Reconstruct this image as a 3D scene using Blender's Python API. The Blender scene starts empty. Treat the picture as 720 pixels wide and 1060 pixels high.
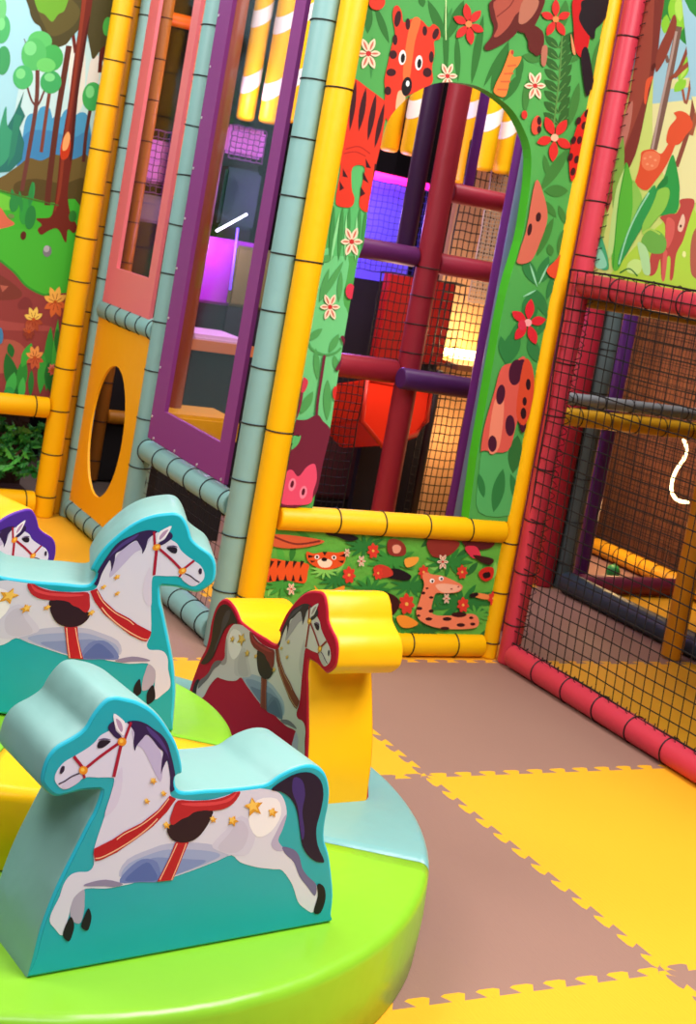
import bpy, bmesh, math, random
from mathutils import Vector, Matrix
from mathutils.geometry import tessellate_polygon
random.seed(7)
C = bpy.context.scene.collection
PI = math.pi

# ---------------------------------------------------------------- camera
CAMH = 1.4326
FPX, CXP, CYP = 1449.65, 360.0, 379.42
RX = Vector((0.86800793, -0.46464918, 0.17510959))     # camera right in world
RY = Vector((0.10899848, -0.16575454, -0.98012487))    # camera down
RZ = Vector((0.48443942, 0.86984284, -0.0932302))      # camera forward
CAM = Vector((0, 0, CAMH))
cd = bpy.data.cameras.new('camera'); co = bpy.data.objects.new('camera', cd); C.objects.link(co)
cd.sensor_fit = 'VERTICAL'; cd.sensor_height = 24; cd.sensor_width = 24
cd.lens = 24 * FPX / 1060
cd.shift_y = -(530 - CYP) / 1060
cd.clip_start = 0.05
m = Matrix.Identity(4)
for i in range(3):
    m[i][0] = RX[i]; m[i][1] = -RY[i]; m[i][2] = -RZ[i]; m[i][3] = CAM[i]
co.matrix_world = m
bpy.context.scene.camera = co
cd.dof.use_dof = True; cd.dof.focus_distance = 2.7; cd.dof.aperture_fstop = 8.0

def ray(x, y):
    return RX * ((x - CXP) / FPX) + RY * ((y - CYP) / FPX) + RZ
def onz(x, y, z=0.0):
    d = ray(x, y); return CAM + d * ((z - CAM.z) / d.z)
def onx(x, y, X):
    d = ray(x, y); return CAM + d * (X / d.x)
def ony(x, y, Y):
    d = ray(x, y); return CAM + d * (Y / d.y)

# ---------------------------------------------------------------- materials
def lin(h):
    h = h.lstrip('#'); o = []
    for i in (0, 2, 4):
        c = int(h[i:i+2], 16) / 255
        o.append(c / 12.92 if c <= 0.04045 else ((c + 0.055) / 1.055) ** 2.4)
    return (*o, 1.0)
MC = {}
def mat(h, rough=0.5, spec=0.4, bump=0.0, bscale=30.0, coat=0.0, var=0.0, emit=None, es=1.0, metal=0.0, stretch=None, vscale=3.0):
    k = (h, rough, spec, bump, bscale, coat, var, emit, es, metal, stretch, vscale)
    if k in MC: return MC[k]
    mt = bpy.data.materials.new('m_' + h.strip('#')); mt.use_nodes = True
    nt = mt.node_tree; b = nt.nodes['Principled BSDF']
    b.inputs['Base Color'].default_value = lin(h)
    b.inputs['Roughness'].default_value = rough
    b.inputs['Specular IOR Level'].default_value = spec
    b.inputs['Metallic'].default_value = metal
    b.inputs['Coat Weight'].default_value = coat
    if emit:
        b.inputs['Emission Color'].default_value = lin(emit); b.inputs['Emission Strength'].default_value = es
    tc = nt.nodes.new('ShaderNodeTexCoord')
    if var:
        n = nt.nodes.new('ShaderNodeTexNoise'); n.inputs['Scale'].default_value = vscale; n.inputs['Detail'].default_value = 5
        nt.links.new(tc.outputs['Object'], n.inputs['Vector'])
        r = nt.nodes.new('ShaderNodeMapRange'); r.inputs['To Min'].default_value = 1 - var; r.inputs['To Max'].default_value = 1 + var
        nt.links.new(n.outputs['Fac'], r.inputs['Value'])
        hs = nt.nodes.new('ShaderNodeHueSaturation'); hs.inputs['Color'].default_value = lin(h)
        nt.links.new(r.outputs['Result'], hs.inputs['Value']); nt.links.new(hs.outputs['Color'], b.inputs['Base Color'])
    if bump:
        n = nt.nodes.new('ShaderNodeTexNoise'); n.inputs['Scale'].default_value = bscale; n.inputs['Detail'].default_value = 3
        mp = nt.nodes.new('ShaderNodeMapping'); nt.links.new(tc.outputs['Object'], mp.inputs['Vector'])
        if stretch: mp.inputs['Scale'].default_value = stretch
        nt.links.new(mp.outputs['Vector'], n.inputs['Vector'])
        bp = nt.nodes.new('ShaderNodeBump'); bp.inputs['Strength'].default_value = bump; bp.inputs['Distance'].default_value = 0.02
        nt.links.new(n.outputs['Fac'], bp.inputs['Height']); nt.links.new(bp.outputs['Normal'], b.inputs['Normal'])
    MC[k] = mt
    return mt
def vinyl(h): return mat(h, rough=0.38, spec=0.45, bump=0.25, bscale=9.0)
def pad(h): return mat(h, rough=0.45, spec=0.35, bump=0.12, bscale=14.0)
def ink(h): return mat(h, rough=0.55, spec=0.25)
BLACKTIE = mat('#0c0c0e', rough=0.4)
NETM = mat('#0d0a0b', rough=0.7)

# ---------------------------------------------------------------- object helpers
def tag(o, label=None, cat=None, group=None, kind=None):
    if label: o['label'] = label
    if cat: o['category'] = cat
    if group: o['group'] = group
    if kind: o['kind'] = kind
    return o
def empty(name, loc=(0, 0, 0), rz=0.0):
    o = bpy.data.objects.new(name, None); C.objects.link(o); o.location = loc; o.rotation_euler = (0, 0, rz)
    o.empty_display_size = 0.05
    return o
def link(name, me, parent=None, mats=(), smooth=False):
    for q in mats: me.materials.append(q)
    if smooth:
        for p in me.polygons: p.use_smooth = True
    o = bpy.data.objects.new(name, me); C.objects.link(o)
    if parent is not None:
        o.parent = parent
        o.matrix_parent_inverse = Matrix.Identity(4)
        # geometry is written in world space: move it into the parent's frame
        me.transform(parent_world(parent).inverted())
    return o
def parent_world(p):
    M = Matrix.Translation(p.location) @ p.rotation_euler.to_matrix().to_4x4()
    return (parent_world(p.parent) @ M) if p.parent else M
def mesh_of(bm, name='m'):
    bmesh.ops.recalc_face_normals(bm, faces=bm.faces[:])
    me = bpy.data.meshes.new(name); bm.to_mesh(me); bm.free(); return me
def frame_of(d):
    d = d.normalized(); a = Vector((0, 0, 1)) if abs(d.z) < 0.9 else Vector((1, 0, 0))
    u = d.cross(a).normalized(); v = d.cross(u).normalized(); return u, v
def add_tube(bm, pts, r, seg=16, cap=True, mi=0, rf=None):
    rings = []
    pts = [Vector(p) for p in pts]
    for i, p in enumerate(pts):
        a = pts[max(i - 1, 0)]; b = pts[min(i + 1, len(pts) - 1)]
        u, v = frame_of(b - a)
        rr = rf(i) if rf else r
        rings.append([bm.verts.new(p + (u * math.cos(t) + v * math.sin(t)) * rr) for t in [2 * PI * k / seg for k in range(seg)]])
    fs = []
    for i in range(len(rings) - 1):
        for k in range(seg):
            f = bm.faces.new((rings[i][k], rings[i][(k + 1) % seg], rings[i + 1][(k + 1) % seg], rings[i + 1][k])); f.material_index = mi; f.smooth = True
    if cap:
        for rg in (rings[0], rings[-1]):
            f = bm.faces.new(rg); f.material_index = mi
    return bm
def add_rod(bm, P, Q, r, seg=20, mi=0, e=0.008):
    P = Vector(P); Q = Vector(Q); d = (Q - P).normalized(); L = (Q - P).length
    st = [(0, r - e), (e * 0.3, r - e * 0.3), (e, r), (L - e, r), (L - e * 0.3, r - e * 0.3), (L, r - e)]
    add_tube(bm, [P + d * s for s, _ in st], r, seg, True, mi, rf=lambda i: st[i][1])
def add_box(bm, lo, hi, mi=0):
    x0, y0, z0 = lo; x1, y1, z1 = hi
    v = [bm.verts.new(p) for p in ((x0,y0,z0),(x1,y0,z0),(x1,y1,z0),(x0,y1,z0),(x0,y0,z1),(x1,y0,z1),(x1,y1,z1),(x0,y1,z1))]
    for f in ((0,3,2,1),(4,5,6,7),(0,1,5,4),(1,2,6,5),(2,3,7,6),(3,0,4,7)):
        bm.faces.new([v[i] for i in f]).material_index = mi
def struct(name, bm, mt, kind='structure'):
    o = link(name, mesh_of(bm, name), None, [mt]); o['kind'] = kind; return o

def sm(p, n=5, closed=True):
    """Catmull-Rom through the points."""
    o = []; N = len(p)
    for i in range(N if closed else N - 1):
        if closed: a, b, c, d = p[i - 1], p[i], p[(i + 1) % N], p[(i + 2) % N]
        else: a, b, c, d = p[max(i - 1, 0)], p[i], p[i + 1], p[min(i + 2, N - 1)]
        for k in range(n):
            t = k / n
            o.append(tuple(0.5 * ((2 * b[j]) + (-a[j] + c[j]) * t + (2 * a[j] - 5 * b[j] + 4 * c[j] - d[j]) * t * t + (-a[j] + 3 * b[j] - 3 * c[j] + d[j]) * t ** 3) for j in range(len(b))))
    if not closed: o.append(p[-1])
    return o
def ell(cx, cy, rx, ry, rot=0.0, n=20):
    c, s = math.cos(math.radians(rot)), math.sin(math.radians(rot))
    return [(cx + rx * math.cos(t) * c - ry * math.sin(t) * s, cy + rx * math.cos(t) * s + ry * math.sin(t) * c) for t in [2 * PI * k / n for k in range(n)]]
def star(cx, cy, r, rot=-90, k=0.45):
    return [(cx + (r if i % 2 == 0 else r * k) * math.cos(math.radians(rot + 36 * i)), cy + (r if i % 2 == 0 else r * k) * math.sin(math.radians(rot + 36 * i))) for i in range(10)]
def leaf(x0, y0, x1, y1, w, n=8):
    dx, dy = x1 - x0, y1 - y0; L = math.hypot(dx, dy) or 1; nx, ny = -dy / L, dx / L
    a = []; b = []
    for i in range(n + 1):
        t = i / n; h = w * math.sin(PI * t) ** 0.8 * 0.5
        a.append((x0 + dx * t + nx * h, y0 + dy * t + ny * h)); b.append((x0 + dx * t - nx * h, y0 + dy * t - ny * h))
    return a + b[1:-1][::-1]
def stroke(pts, w, n=4):
    p = sm(pts, n, False) if len(pts) > 2 else list(pts)
    a = []; b = []
    for i, q in enumerate(p):
        u = p[max(i - 1, 0)]; v = p[min(i + 1, len(p) - 1)]
        dx, dy = v[0] - u[0], v[1] - u[1]; L = math.hypot(dx, dy) or 1
        a.append((q[0] - dy / L * w / 2, q[1] + dx / L * w / 2)); b.append((q[0] + dy / L * w / 2, q[1] - dx / L * w / 2))
    return a + b[::-1]

# ---- printed artwork: flat ink shapes clipped to the panel that carries them
def area2(p): return sum(p[i-1][0] * p[i][1] - p[i][0] * p[i-1][1] for i in range(len(p)))
def tris(poly):
    t = tessellate_polygon([[Vector((x, y, 0)) for x, y in poly]])
    out = []
    for a in t:
        q = [poly[i] for i in a]
        s = area2(q)
        if abs(s) < 1e-12: continue
        out.append(q if s > 0 else q[::-1])
    return out
def clip(sub, tri):
    o = sub
    for i in range(len(tri)):
        a, b = tri[i], tri[(i + 1) % len(tri)]
        inp = o; o = []
        if not inp: return []
        def side(p): return (b[0] - a[0]) * (p[1] - a[1]) - (b[1] - a[1]) * (p[0] - a[0])
        for j in range(len(inp)):
            p, q = inp[j - 1], inp[j]; sp, sq = side(p), side(q)
            if (sp >= 0) != (sq >= 0):
                t = sp / (sp - sq); o.append((p[0] + (q[0] - p[0]) * t, p[1] + (q[1] - p[1]) * t))
            if sq >= 0: o.append(q)
    return o
def bb(t): 
    xs = [p[0] for p in t]; ys = [p[1] for p in t]; return min(xs), max(xs), min(ys), max(ys)
class Panel:
    """A board in a vertical plane: O origin, A unit axis along it, N unit normal of the printed side, thickness t behind."""
    def __init__(s, O, A, N, t): s.O, s.A, s.N, s.t = Vector(O), Vector(A).normalized(), Vector(N).normalized(), t; s.ops = []; s.mats = []; s.outl = None
    def ab(s, x, y):
        d = ray(x, y); k = (s.O - CAM).dot(s.N) / d.dot(s.N); P = CAM + d * k
        return ((P - s.O).dot(s.A), P.z - s.O.z)
    def w(s, a, b, off=0.0): return s.O + s.A * a + Vector((0, 0, b)) + s.N * off
    def pts(s, p, reg=None):
        if reg: k, ox, oy = reg; p = [(ox + x / k, oy + y / k) for x, y in p]
        return [s.ab(x, y) for x, y in p]
    def mi(s, mt):
        if mt not in s.mats: s.mats.append(mt)
        return s.mats.index(mt)
    def outline(s, ab, mt_face, mt_side): s.outl = ab; s.f = s.mi(mt_face); s.sd = s.mi(mt_side)
    def draw(s, h, p, reg=None, smooth=True, raw=False, mt=None):
        if smooth and len(p) > 3: p = sm(p, 4)
        s.ops.append((s.mi(mt or ink(h)), p if raw else s.pts(p, reg)))
    def build(s, name, parent=None, sidefn=None):
        bm = bmesh.new(); o = s.outl
        if area2(o) < 0: o = o[::-1]
        n = len(o)
        F = [bm.verts.new(s.w(a, b)) for a, b in o]; K = [bm.verts.new(s.w(a, b, -s.t)) for a, b in o]
        base = [list(t) for t in tessellate_polygon([[Vector((a, b, 0)) for a, b in o]])]
        for t in base:
            for V, mi in ((F, s.f), (K, s.f)):
                try: bm.faces.new([V[i] for i in t]).material_index = mi
                except ValueError: pass
        for i in range(n):
            j = (i + 1) % n
            f = bm.faces.new((F[i], F[j], K[j], K[i])); f.material_index = s.sd if sidefn is None else sidefn(o[i], o[j], s)
        bmesh.ops.recalc_face_normals(bm, faces=bm.faces[:])
        cl = [q for q in tris(o)]; cb = [bb(q) for q in cl]
        for k, (mi, p) in enumerate(s.ops):
            off = 0.0005 + 0.00003 * k
            for t in tris(p):
                x0, x1, y0, y1 = bb(t)
                for c, (u0, u1, v0, v1) in zip(cl, cb):
                    if x1 < u0 or x0 > u1 or y1 < v0 or y0 > v1: continue
                    r = clip(t, c)
                    if len(r) >= 3 and abs(area2(r)) > 1e-9:
                        f = bm.faces.new([bm.verts.new(s.w(a, b, off)) for a, b in r]); f.material_index = mi
                        f.normal_update()
                        if f.normal.dot(s.N) < 0: f.normal_flip()
        me = bpy.data.meshes.new(name); bm.to_mesh(me); bm.free()
        return link(name, me, parent, s.mats)

# ---------------------------------------------------------------- posts, rails, ties, nets
RING = {}
def ring_mesh(r, seg=22):
    k = round(r, 4)
    if k in RING: return RING[k]
    bm = bmesh.new(); R = r + 0.0015; q = 0.0026; ns = 5
    g = [[bm.verts.new(((R + q * math.cos(b)) * math.cos(a), (R + q * math.cos(b)) * math.sin(a), q * math.sin(b))) for b in [2 * PI * j / ns for j in range(ns)]] for a in [2 * PI * i / seg for i in range(seg)]]
    for i in range(seg):
        for j in range(ns):
            bm.faces.new((g[i][j], g[(i + 1) % seg][j], g[(i + 1) % seg][(j + 1) % ns], g[i][(j + 1) % ns])).smooth = True
    a = -1.2                                            # the locking head and the clipped tail
    add_box(bm, (R * math.cos(a) - 0.004, R * math.sin(a) - 0.004, -0.003), (R * math.cos(a) + 0.004, R * math.sin(a) + 0.004, 0.004))
    add_tube(bm, [(R * math.cos(a), R * math.sin(a), 0), (R * 1.25 * math.cos(a - .2), R * 1.25 * math.sin(a - .2), 0.006)], 0.0015, 5)
    me = mesh_of(bm, 'cable_tie'); me.materials.append(BLACKTIE); RING[k] = me; return me
def ties(parent, P, Q, r, ds):
    P = Vector(P); Q = Vector(Q); d = (Q - P).normalized()
    rot = d.to_track_quat('Z', 'Y')
    inv = parent_world(parent).inverted()
    for s in ds:
        o = bpy.data.objects.new('cable_tie', ring_mesh(r)); C.objects.link(o); o.parent = parent
        tilt = Matrix.Rotation(random.uniform(-0.06, 0.06), 4, 'X')
        o.matrix_local = inv @ Matrix.Translation(P + d * s) @ rot.to_matrix().to_4x4() @ tilt
def post(label, x, y, r, mt, z0=0.0, z1=2.75, tie=None, cat='post', name='padded_post', group=None):
    e = empty(name, (x, y, z0)); tag(e, label, cat, group)
    bm = bmesh.new(); add_rod(bm, (x, y, z0), (x, y, z1), r); o = link('foam_padding', mesh_of(bm), e, [mt], False)
    if tie: 
        z, st = tie[:2]; L = []
        zm = tie[2] if len(tie) > 2 else z1
        while z < min(zm, z1 - 0.02):
            if z > z0 + 0.02: L.append(z - z0)
            z += st
        ties(e, (x, y, z0), (x, y, z1), r, L)
    return e
def rail(label, P, Q, r, mt, tie=None, cat='rail', name='padded_rail', group=None):
    P = Vector(P); Q = Vector(Q)
    e = empty(name, P); tag(e, label, cat, group)
    bm = bmesh.new(); add_rod(bm, P, Q, r); link('foam_padding', mesh_of(bm), e, [mt])
    if tie:
        s, st = tie; L = []
        while s < (Q - P).length - 0.01: L.append(s); s += st
        ties(e, P, Q, r, L)
    return e
def net(name, label, O, U, V, nu, nv, w=0.0022, mt=None, sag=0.0, cat='net', lace=None, group=None):
    """knotted cord grid over the parallelogram O + a U + b V"""
    O, U, V = Vector(O), Vector(U), Vector(V); N = U.cross(V).normalized()
    e = empty(name, O); tag(e, label, cat, group)
    bm = bmesh.new()
    def P(a, b):
        return O + U * a + V * b + N * (sag * math.sin(PI * a) * math.sin(PI * b)) + U.normalized() * 0.003 * math.sin(b * 23 + a * 7) + V.normalized() * 0.003 * math.sin(a * 31 + b * 5)
    for i in range(nu + 1):
        add_tube(bm, [P(i / nu, j / 8) for j in range(9)], w / 2 * (1.6 if i in (0, nu) else 1), 4, False)
    for j in range(nv + 1):
        add_tube(bm, [P(i / 8, j / nv) for i in range(9)], w / 2 * (1.6 if j in (0, nv) else 1), 4, False)
    link('netting', mesh_of(bm), e, [mt or NETM])
    if lace:
        bm = bmesh.new()
        for (A, B, n, r) in lace:
            A = Vector(A); B = Vector(B); d = B - A; u, v = frame_of(d); pts = []
            for i in range(n * 8 + 1):
                t = i / (n * 8); a = 2 * PI * n * t
                pts.append(A + d * t + (u * math.cos(a) + v * math.sin(a)) * (r * (1 + 0.15 * math.sin(3.3 * a))))
            add_tube(bm, pts, 0.0016, 4, True)
        link('lacing_cord', mesh_of(bm), e, [NETM])
    return e

YEL, TEAL, RED, PURP = pad('#f5b800'), pad('#82aeac'), pad('#c8374a'), pad('#5d2a72')
MAROON = pad('#9c2434'); ORANGE = pad('#e06a18'); SLATE = pad('#4b5a62'); MUST = pad('#c99a1c')
XL, YF, XR, YL = 1.985, 4.055, 3.075, 5.81

# ---------------------------------------------------------------- floor, walls, ceiling
bm = bmesh.new(); add_box(bm, (-3.5, -3, -0.12), (9.5, 11, -0.013)); struct('floor', bm, mat('#6b5f58', rough=0.8))
bm = bmesh.new(); add_box(bm, (-3.5, -3, 4.2), (9.5, 11, 4.3)); struct('ceiling', bm, mat('#5a5550', rough=0.9))
bm = bmesh.new(); add_box(bm, (-3.5, 10.2, -0.013), (9.5, 10.4, 4.2)); struct('wall_back', bm, mat('#35302f', rough=0.9))
bm = bmesh.new(); add_box(bm, (9.0, -3, -0.013), (9.2, 10.2, 4.2)); struct('wall_right', bm, mat('#57412f', rough=0.9))
bm = bmesh.new(); add_box(bm, (-3.4, -3, -0.013), (-3.2, 10.2, 4.2)); struct('wall_left', bm, mat('#8d8780', rough=0.9))
bm = bmesh.new(); add_box(bm, (-3.2, -3.0, -0.013), (9.0, -2.8, 4.2)); struct('wall_front', bm, mat('#8d8780', rough=0.9))

# interlocking foam tiles, one metre square, dovetailed edges
TX, TY = 1.19, 2.085
YB = {-1: 1.085, 0: 2.085, 1: 3.08, 2: 4.0, 3: 5.0, 4: 6.0}
def edge(p, q, seed):
    """shared dovetail edge from p to q (list without the last point)"""
    p = Vector(p); q = Vector(q); d = (q - p); u = d.normalized(); v = Vector((-u.y, u.x)); n = 12; o = [p]
    L = d.length; s = L / n; A = 0.011
    for k in range(n):
        c = k * s + s * 0.5
        sg = 1
        a0, a1 = c - s * 0.25, c + s * 0.25
        if k == 0: o += [p + u * (0.018)]
        for t, h in ((a0 + 0.006, -A), (a0 - 0.008, A), (a0 + 0.004, A * 1.5), (a1 - 0.004, A * 1.5), (a1 + 0.008, A), (a1 - 0.006, -A)):
            o.append(p + u * t + v * h * sg)
    o.append(q - u * 0.018)
    return [(a.x, a.y) for a in o]
def tile(i, j, label):
    x, y, y1 = TX + i, YB[j], YB[j + 1]
    c = [(x, y), (x + 1, y), (x + 1, y1), (x, y1)]
    o = edge(c[0], c[1], 0) + edge(c[1], c[2], 0) + (edge(c[3], c[2], 0) + [c[2]])[::-1][:-1] + (edge(c[0], c[3], 0) + [c[3]])[::-1][:-1]
    pts = []
    for p in o:
        if not pts or math.hypot(p[0] - pts[-1][0], p[1] - pts[-1][1]) > 1e-5: pts.append(p)
    e = (i + j) % 2 != 0
    mt = mat('#e8a722' if e else '#937062', rough=0.62, spec=0.3, bump=0.10, bscale=220, stretch=(1, 0.12, 1), var=0.05, vscale=2.0)
    bm = bmesh.new()
    lo = [bm.verts.new((a, b, -0.013)) for a, b in pts]; hi = [bm.verts.new((a, b, 0.0)) for a, b in pts]
    for t in tessellate_polygon([[Vector((a, b, 0)) for a, b in pts]]):
        for V in (lo, hi):
            try: bm.faces.new([V[k] for k in t])
            except ValueError: pass
    n = len(pts)
    for k in range(n): bm.faces.new((lo[k], lo[(k + 1) % n], hi[(k + 1) % n], hi[k]))
    ob = link('foam_floor_tile', mesh_of(bm), None, [mt])
    ob['kind'] = 'structure' if label is None else ''
    if label is None: ob.name = 'floor'; return
    del ob['kind']; tag(ob, label, 'floor tile', 'interlocking foam floor tiles')
TL = {(-1,-1): 'brown foam floor tile under the near left rim of the round base',
 (0,-1): 'yellow foam floor tile at the bottom edge below the lime rim of the round base',
 (1,-1): 'brown foam floor tile showing only a corner at the bottom right edge',
 (-1,0): 'yellow foam floor tile hidden under the front horse and round base',
 (0,0): 'brown foam floor tile between the lime rim and the large yellow tile',
 (1,0): 'large yellow foam floor tile in front of the red net rail at right',
 (-1,1): 'brown foam floor tile under the far left part of the round base',
 (0,1): 'yellow foam floor tile peeking out behind the yellow horse body',
 (1,1): 'brown foam floor tile in front of the jungle printed lower panel',
 (2,1): 'yellow foam floor tile behind the black net at right',
 (0,2): 'brown foam floor tile in front of the lower teal wall rail beside the maroon horse',
 (-1,2): 'yellow foam floor tile behind the purple horse',
 (1,2): 'yellow foam floor tile inside behind the arch opening',
 (2,2): 'brown foam floor tile behind the net beside the dark base rail',
 (0,3): 'yellow foam floor tile in the far left corner behind the purple horse head',
 (-1,3): 'brown foam floor tile at the far left beside the plant bed',
 (1,3): 'brown foam floor tile inside behind the purple window',
 (2,3): 'yellow foam floor tile deep inside behind the arch',
 (3,2): 'yellow foam floor tile past the dark base rail behind the net',
 (3,3): 'brown foam floor tile under the green ball',
 (2,0): 'brown foam floor tile inside the net next to the frame edge', (3,1): 'brown foam floor tile far inside the net at right',(3,0): 'yellow foam floor tile far inside the net at near right'}
for (i, j), l in TL.items(): tile(i, j, l)

# ---------------------------------------------------------------- round soft base
CX, CY, RD, HD = 0.944, 2.745, 0.863, 0.18
def wedge(name, a0, a1, R, z0, z1, mt, parent, e=0.022, r0=0.0):
    bm = bmesh.new(); n = max(6, int(abs(a1 - a0) / 3)); prof = [(r0 + 0.001, z0), (r0 + 0.001, z1 - 0.002), (R * 0.5, z1), (R - e, z1)]
    for k in range(1, 6):
        t = k / 5 * PI / 2; prof.append((R - e + e * math.sin(t), z1 - e + e * math.cos(t)))
    prof += [(R + 0.003, (z0 + z1) / 2), (R, z0 + 0.006), (R - 0.006, z0)]
    G = []
    for i in range(n + 1):
        a = math.radians(a0 + (a1 - a0) * i / n)
        G.append([bm.verts.new((CX + r * math.cos(a), CY + r * math.sin(a), z)) for r, z in prof])
    for i in range(n):
        for k in range(len(prof) - 1):
            bm.faces.new((G[i][k], G[i + 1][k], G[i + 1][k + 1], G[i][k + 1])).smooth = True
        bm.faces.new((G[i][-1], G[i + 1][-1], G[i + 1][0], G[i][0]))
    bm.faces.new(G[0]); bm.faces.new(G[-1])
    bmesh.ops.recalc_face_normals(bm, faces=bm.faces[:])
    me = bpy.data.meshes.new(name); bm.to_mesh(me); bm.free()
    return link(name, me, parent, [mt])
base = empty('soft_play_base', (CX, CY, 0)); tag(base, 'round padded carousel base with lime, teal and yellow vinyl sectors', 'play base')
LIME, TEALV, YELV, VIO = mat('#86c42c', rough=0.3, spec=0.5, bump=0.5, bscale=5.0), mat('#76aba8', rough=0.33, spec=0.5, bump=0.5, bscale=5.0), mat('#f7c000', rough=0.33, bump=0.4, bscale=5.0), vinyl('#5c2f8f')
g = 0.25
for a, mt in ((-123, LIME), (-33, TEALV), (57, YELV), (147, TEALV)):
    o = wedge('base_sector', a + g * .2, a + 90 - g * .2, RD, 0.0, HD, mt, base)
    if mt is LIME: o['label'] = 'lime green sector'
    elif mt is YELV: o['label'] = 'yellow sector'
    else: o['label'] = 'teal sector'
for a, mt in ((-123, YELV), (-33, LIME), (57, YELV), (147, LIME)):
    o = wedge('raised_hub_sector', a + g, a + 90 - g, 0.415, HD + 0.001, 0.338, mt, base, e=0.025)
    o['label'] = 'raised lime hub sector' if mt is LIME else 'raised yellow hub sector'

# ---------------------------------------------------------------- rocking-horse shaped seats
A0 = onz(27, 1014, HD); B0 = onz(345, 955, HD)
Hd = (A0 - B0).normalized(); Hn = Vector((Hd.y, -Hd.x, 0))       # normal of the drawn side
if (CAM - B0).dot(Hn) < 0: Hn = -Hn
HP = Panel(B0, Hd, Hn, 0.004)
R1, R2, R3 = (4.5, 30, 720), (3.4286, 140, 790), (4.5, 20, 850)
def H(*segs):
    o = []
    for reg, p in segs: o += HP.pts(p, reg)
    return o
SIL = H((R3, [(38,742),(60,640),(95,500),(150,350),(200,240),(240,160),(285,70),(320,0)]), (R1, [(300,540),(330,455),(318,446),(250,450),(180,468),(130,478),(95,462),(60,425),(50,395),(60,340),(85,280),(130,230),(200,190),(255,150),(285,100),(320,50),(360,12),(400,0),(440,5),(500,20),(560,50),(610,95),(650,150),(690,220),(712,290),(719,360)]),
        (R2, [(147,50),(152,88),(180,98),(250,92),(330,88),(420,78),(470,68),(510,40),(560,15),(610,2),(650,10),(680,40),(693,90),(690,150),(678,210),(675,270),(690,320),(700,390),(706,470),(700,530),(695,568)]))
SIL = [SIL[0]] + sm(SIL[1:-1], 3, False) + [SIL[-1]]
SIL = [(a, max(b, 0.0)) for a, b in SIL]; SIL[0] = (SIL[0][0], 0.0); SIL[-1] = (SIL[-1][0], 0.0)
BODY = H((R1, [(118,390),(128,350),(160,310),(200,285),(260,250),(300,220),(330,185),(375,160),(400,140),(450,125),(500,140),(560,170),(610,230),(640,300),(655,380),(655,455)]),
  (R2, [(150,125),(250,130),(330,110),(370,95),(420,88),(470,92),(510,105),(530,140),(535,185),(520,230),(505,270),(520,295),(560,305),(580,330),(590,370),(610,400),(640,430),(645,470),(630,527),(600,515),(575,490),(555,430),(520,380),(490,375),(430,368),(370,350),(340,325),(290,345),(230,368),(170,390),(100,410),(0,408)]),
  (R3, [(540,282),(480,298),(400,312),(310,312),(260,345),(240,385),(228,440),(200,530),(165,500),(140,465),(150,420),(185,350),(205,290),(235,250),(270,235),(320,232),(345,200),(345,130)]),
  (R1, [(350,560),(375,470),(395,395),(380,380),(320,380),(270,378),(240,390),(210,415),(170,435),(140,425)]))
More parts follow.
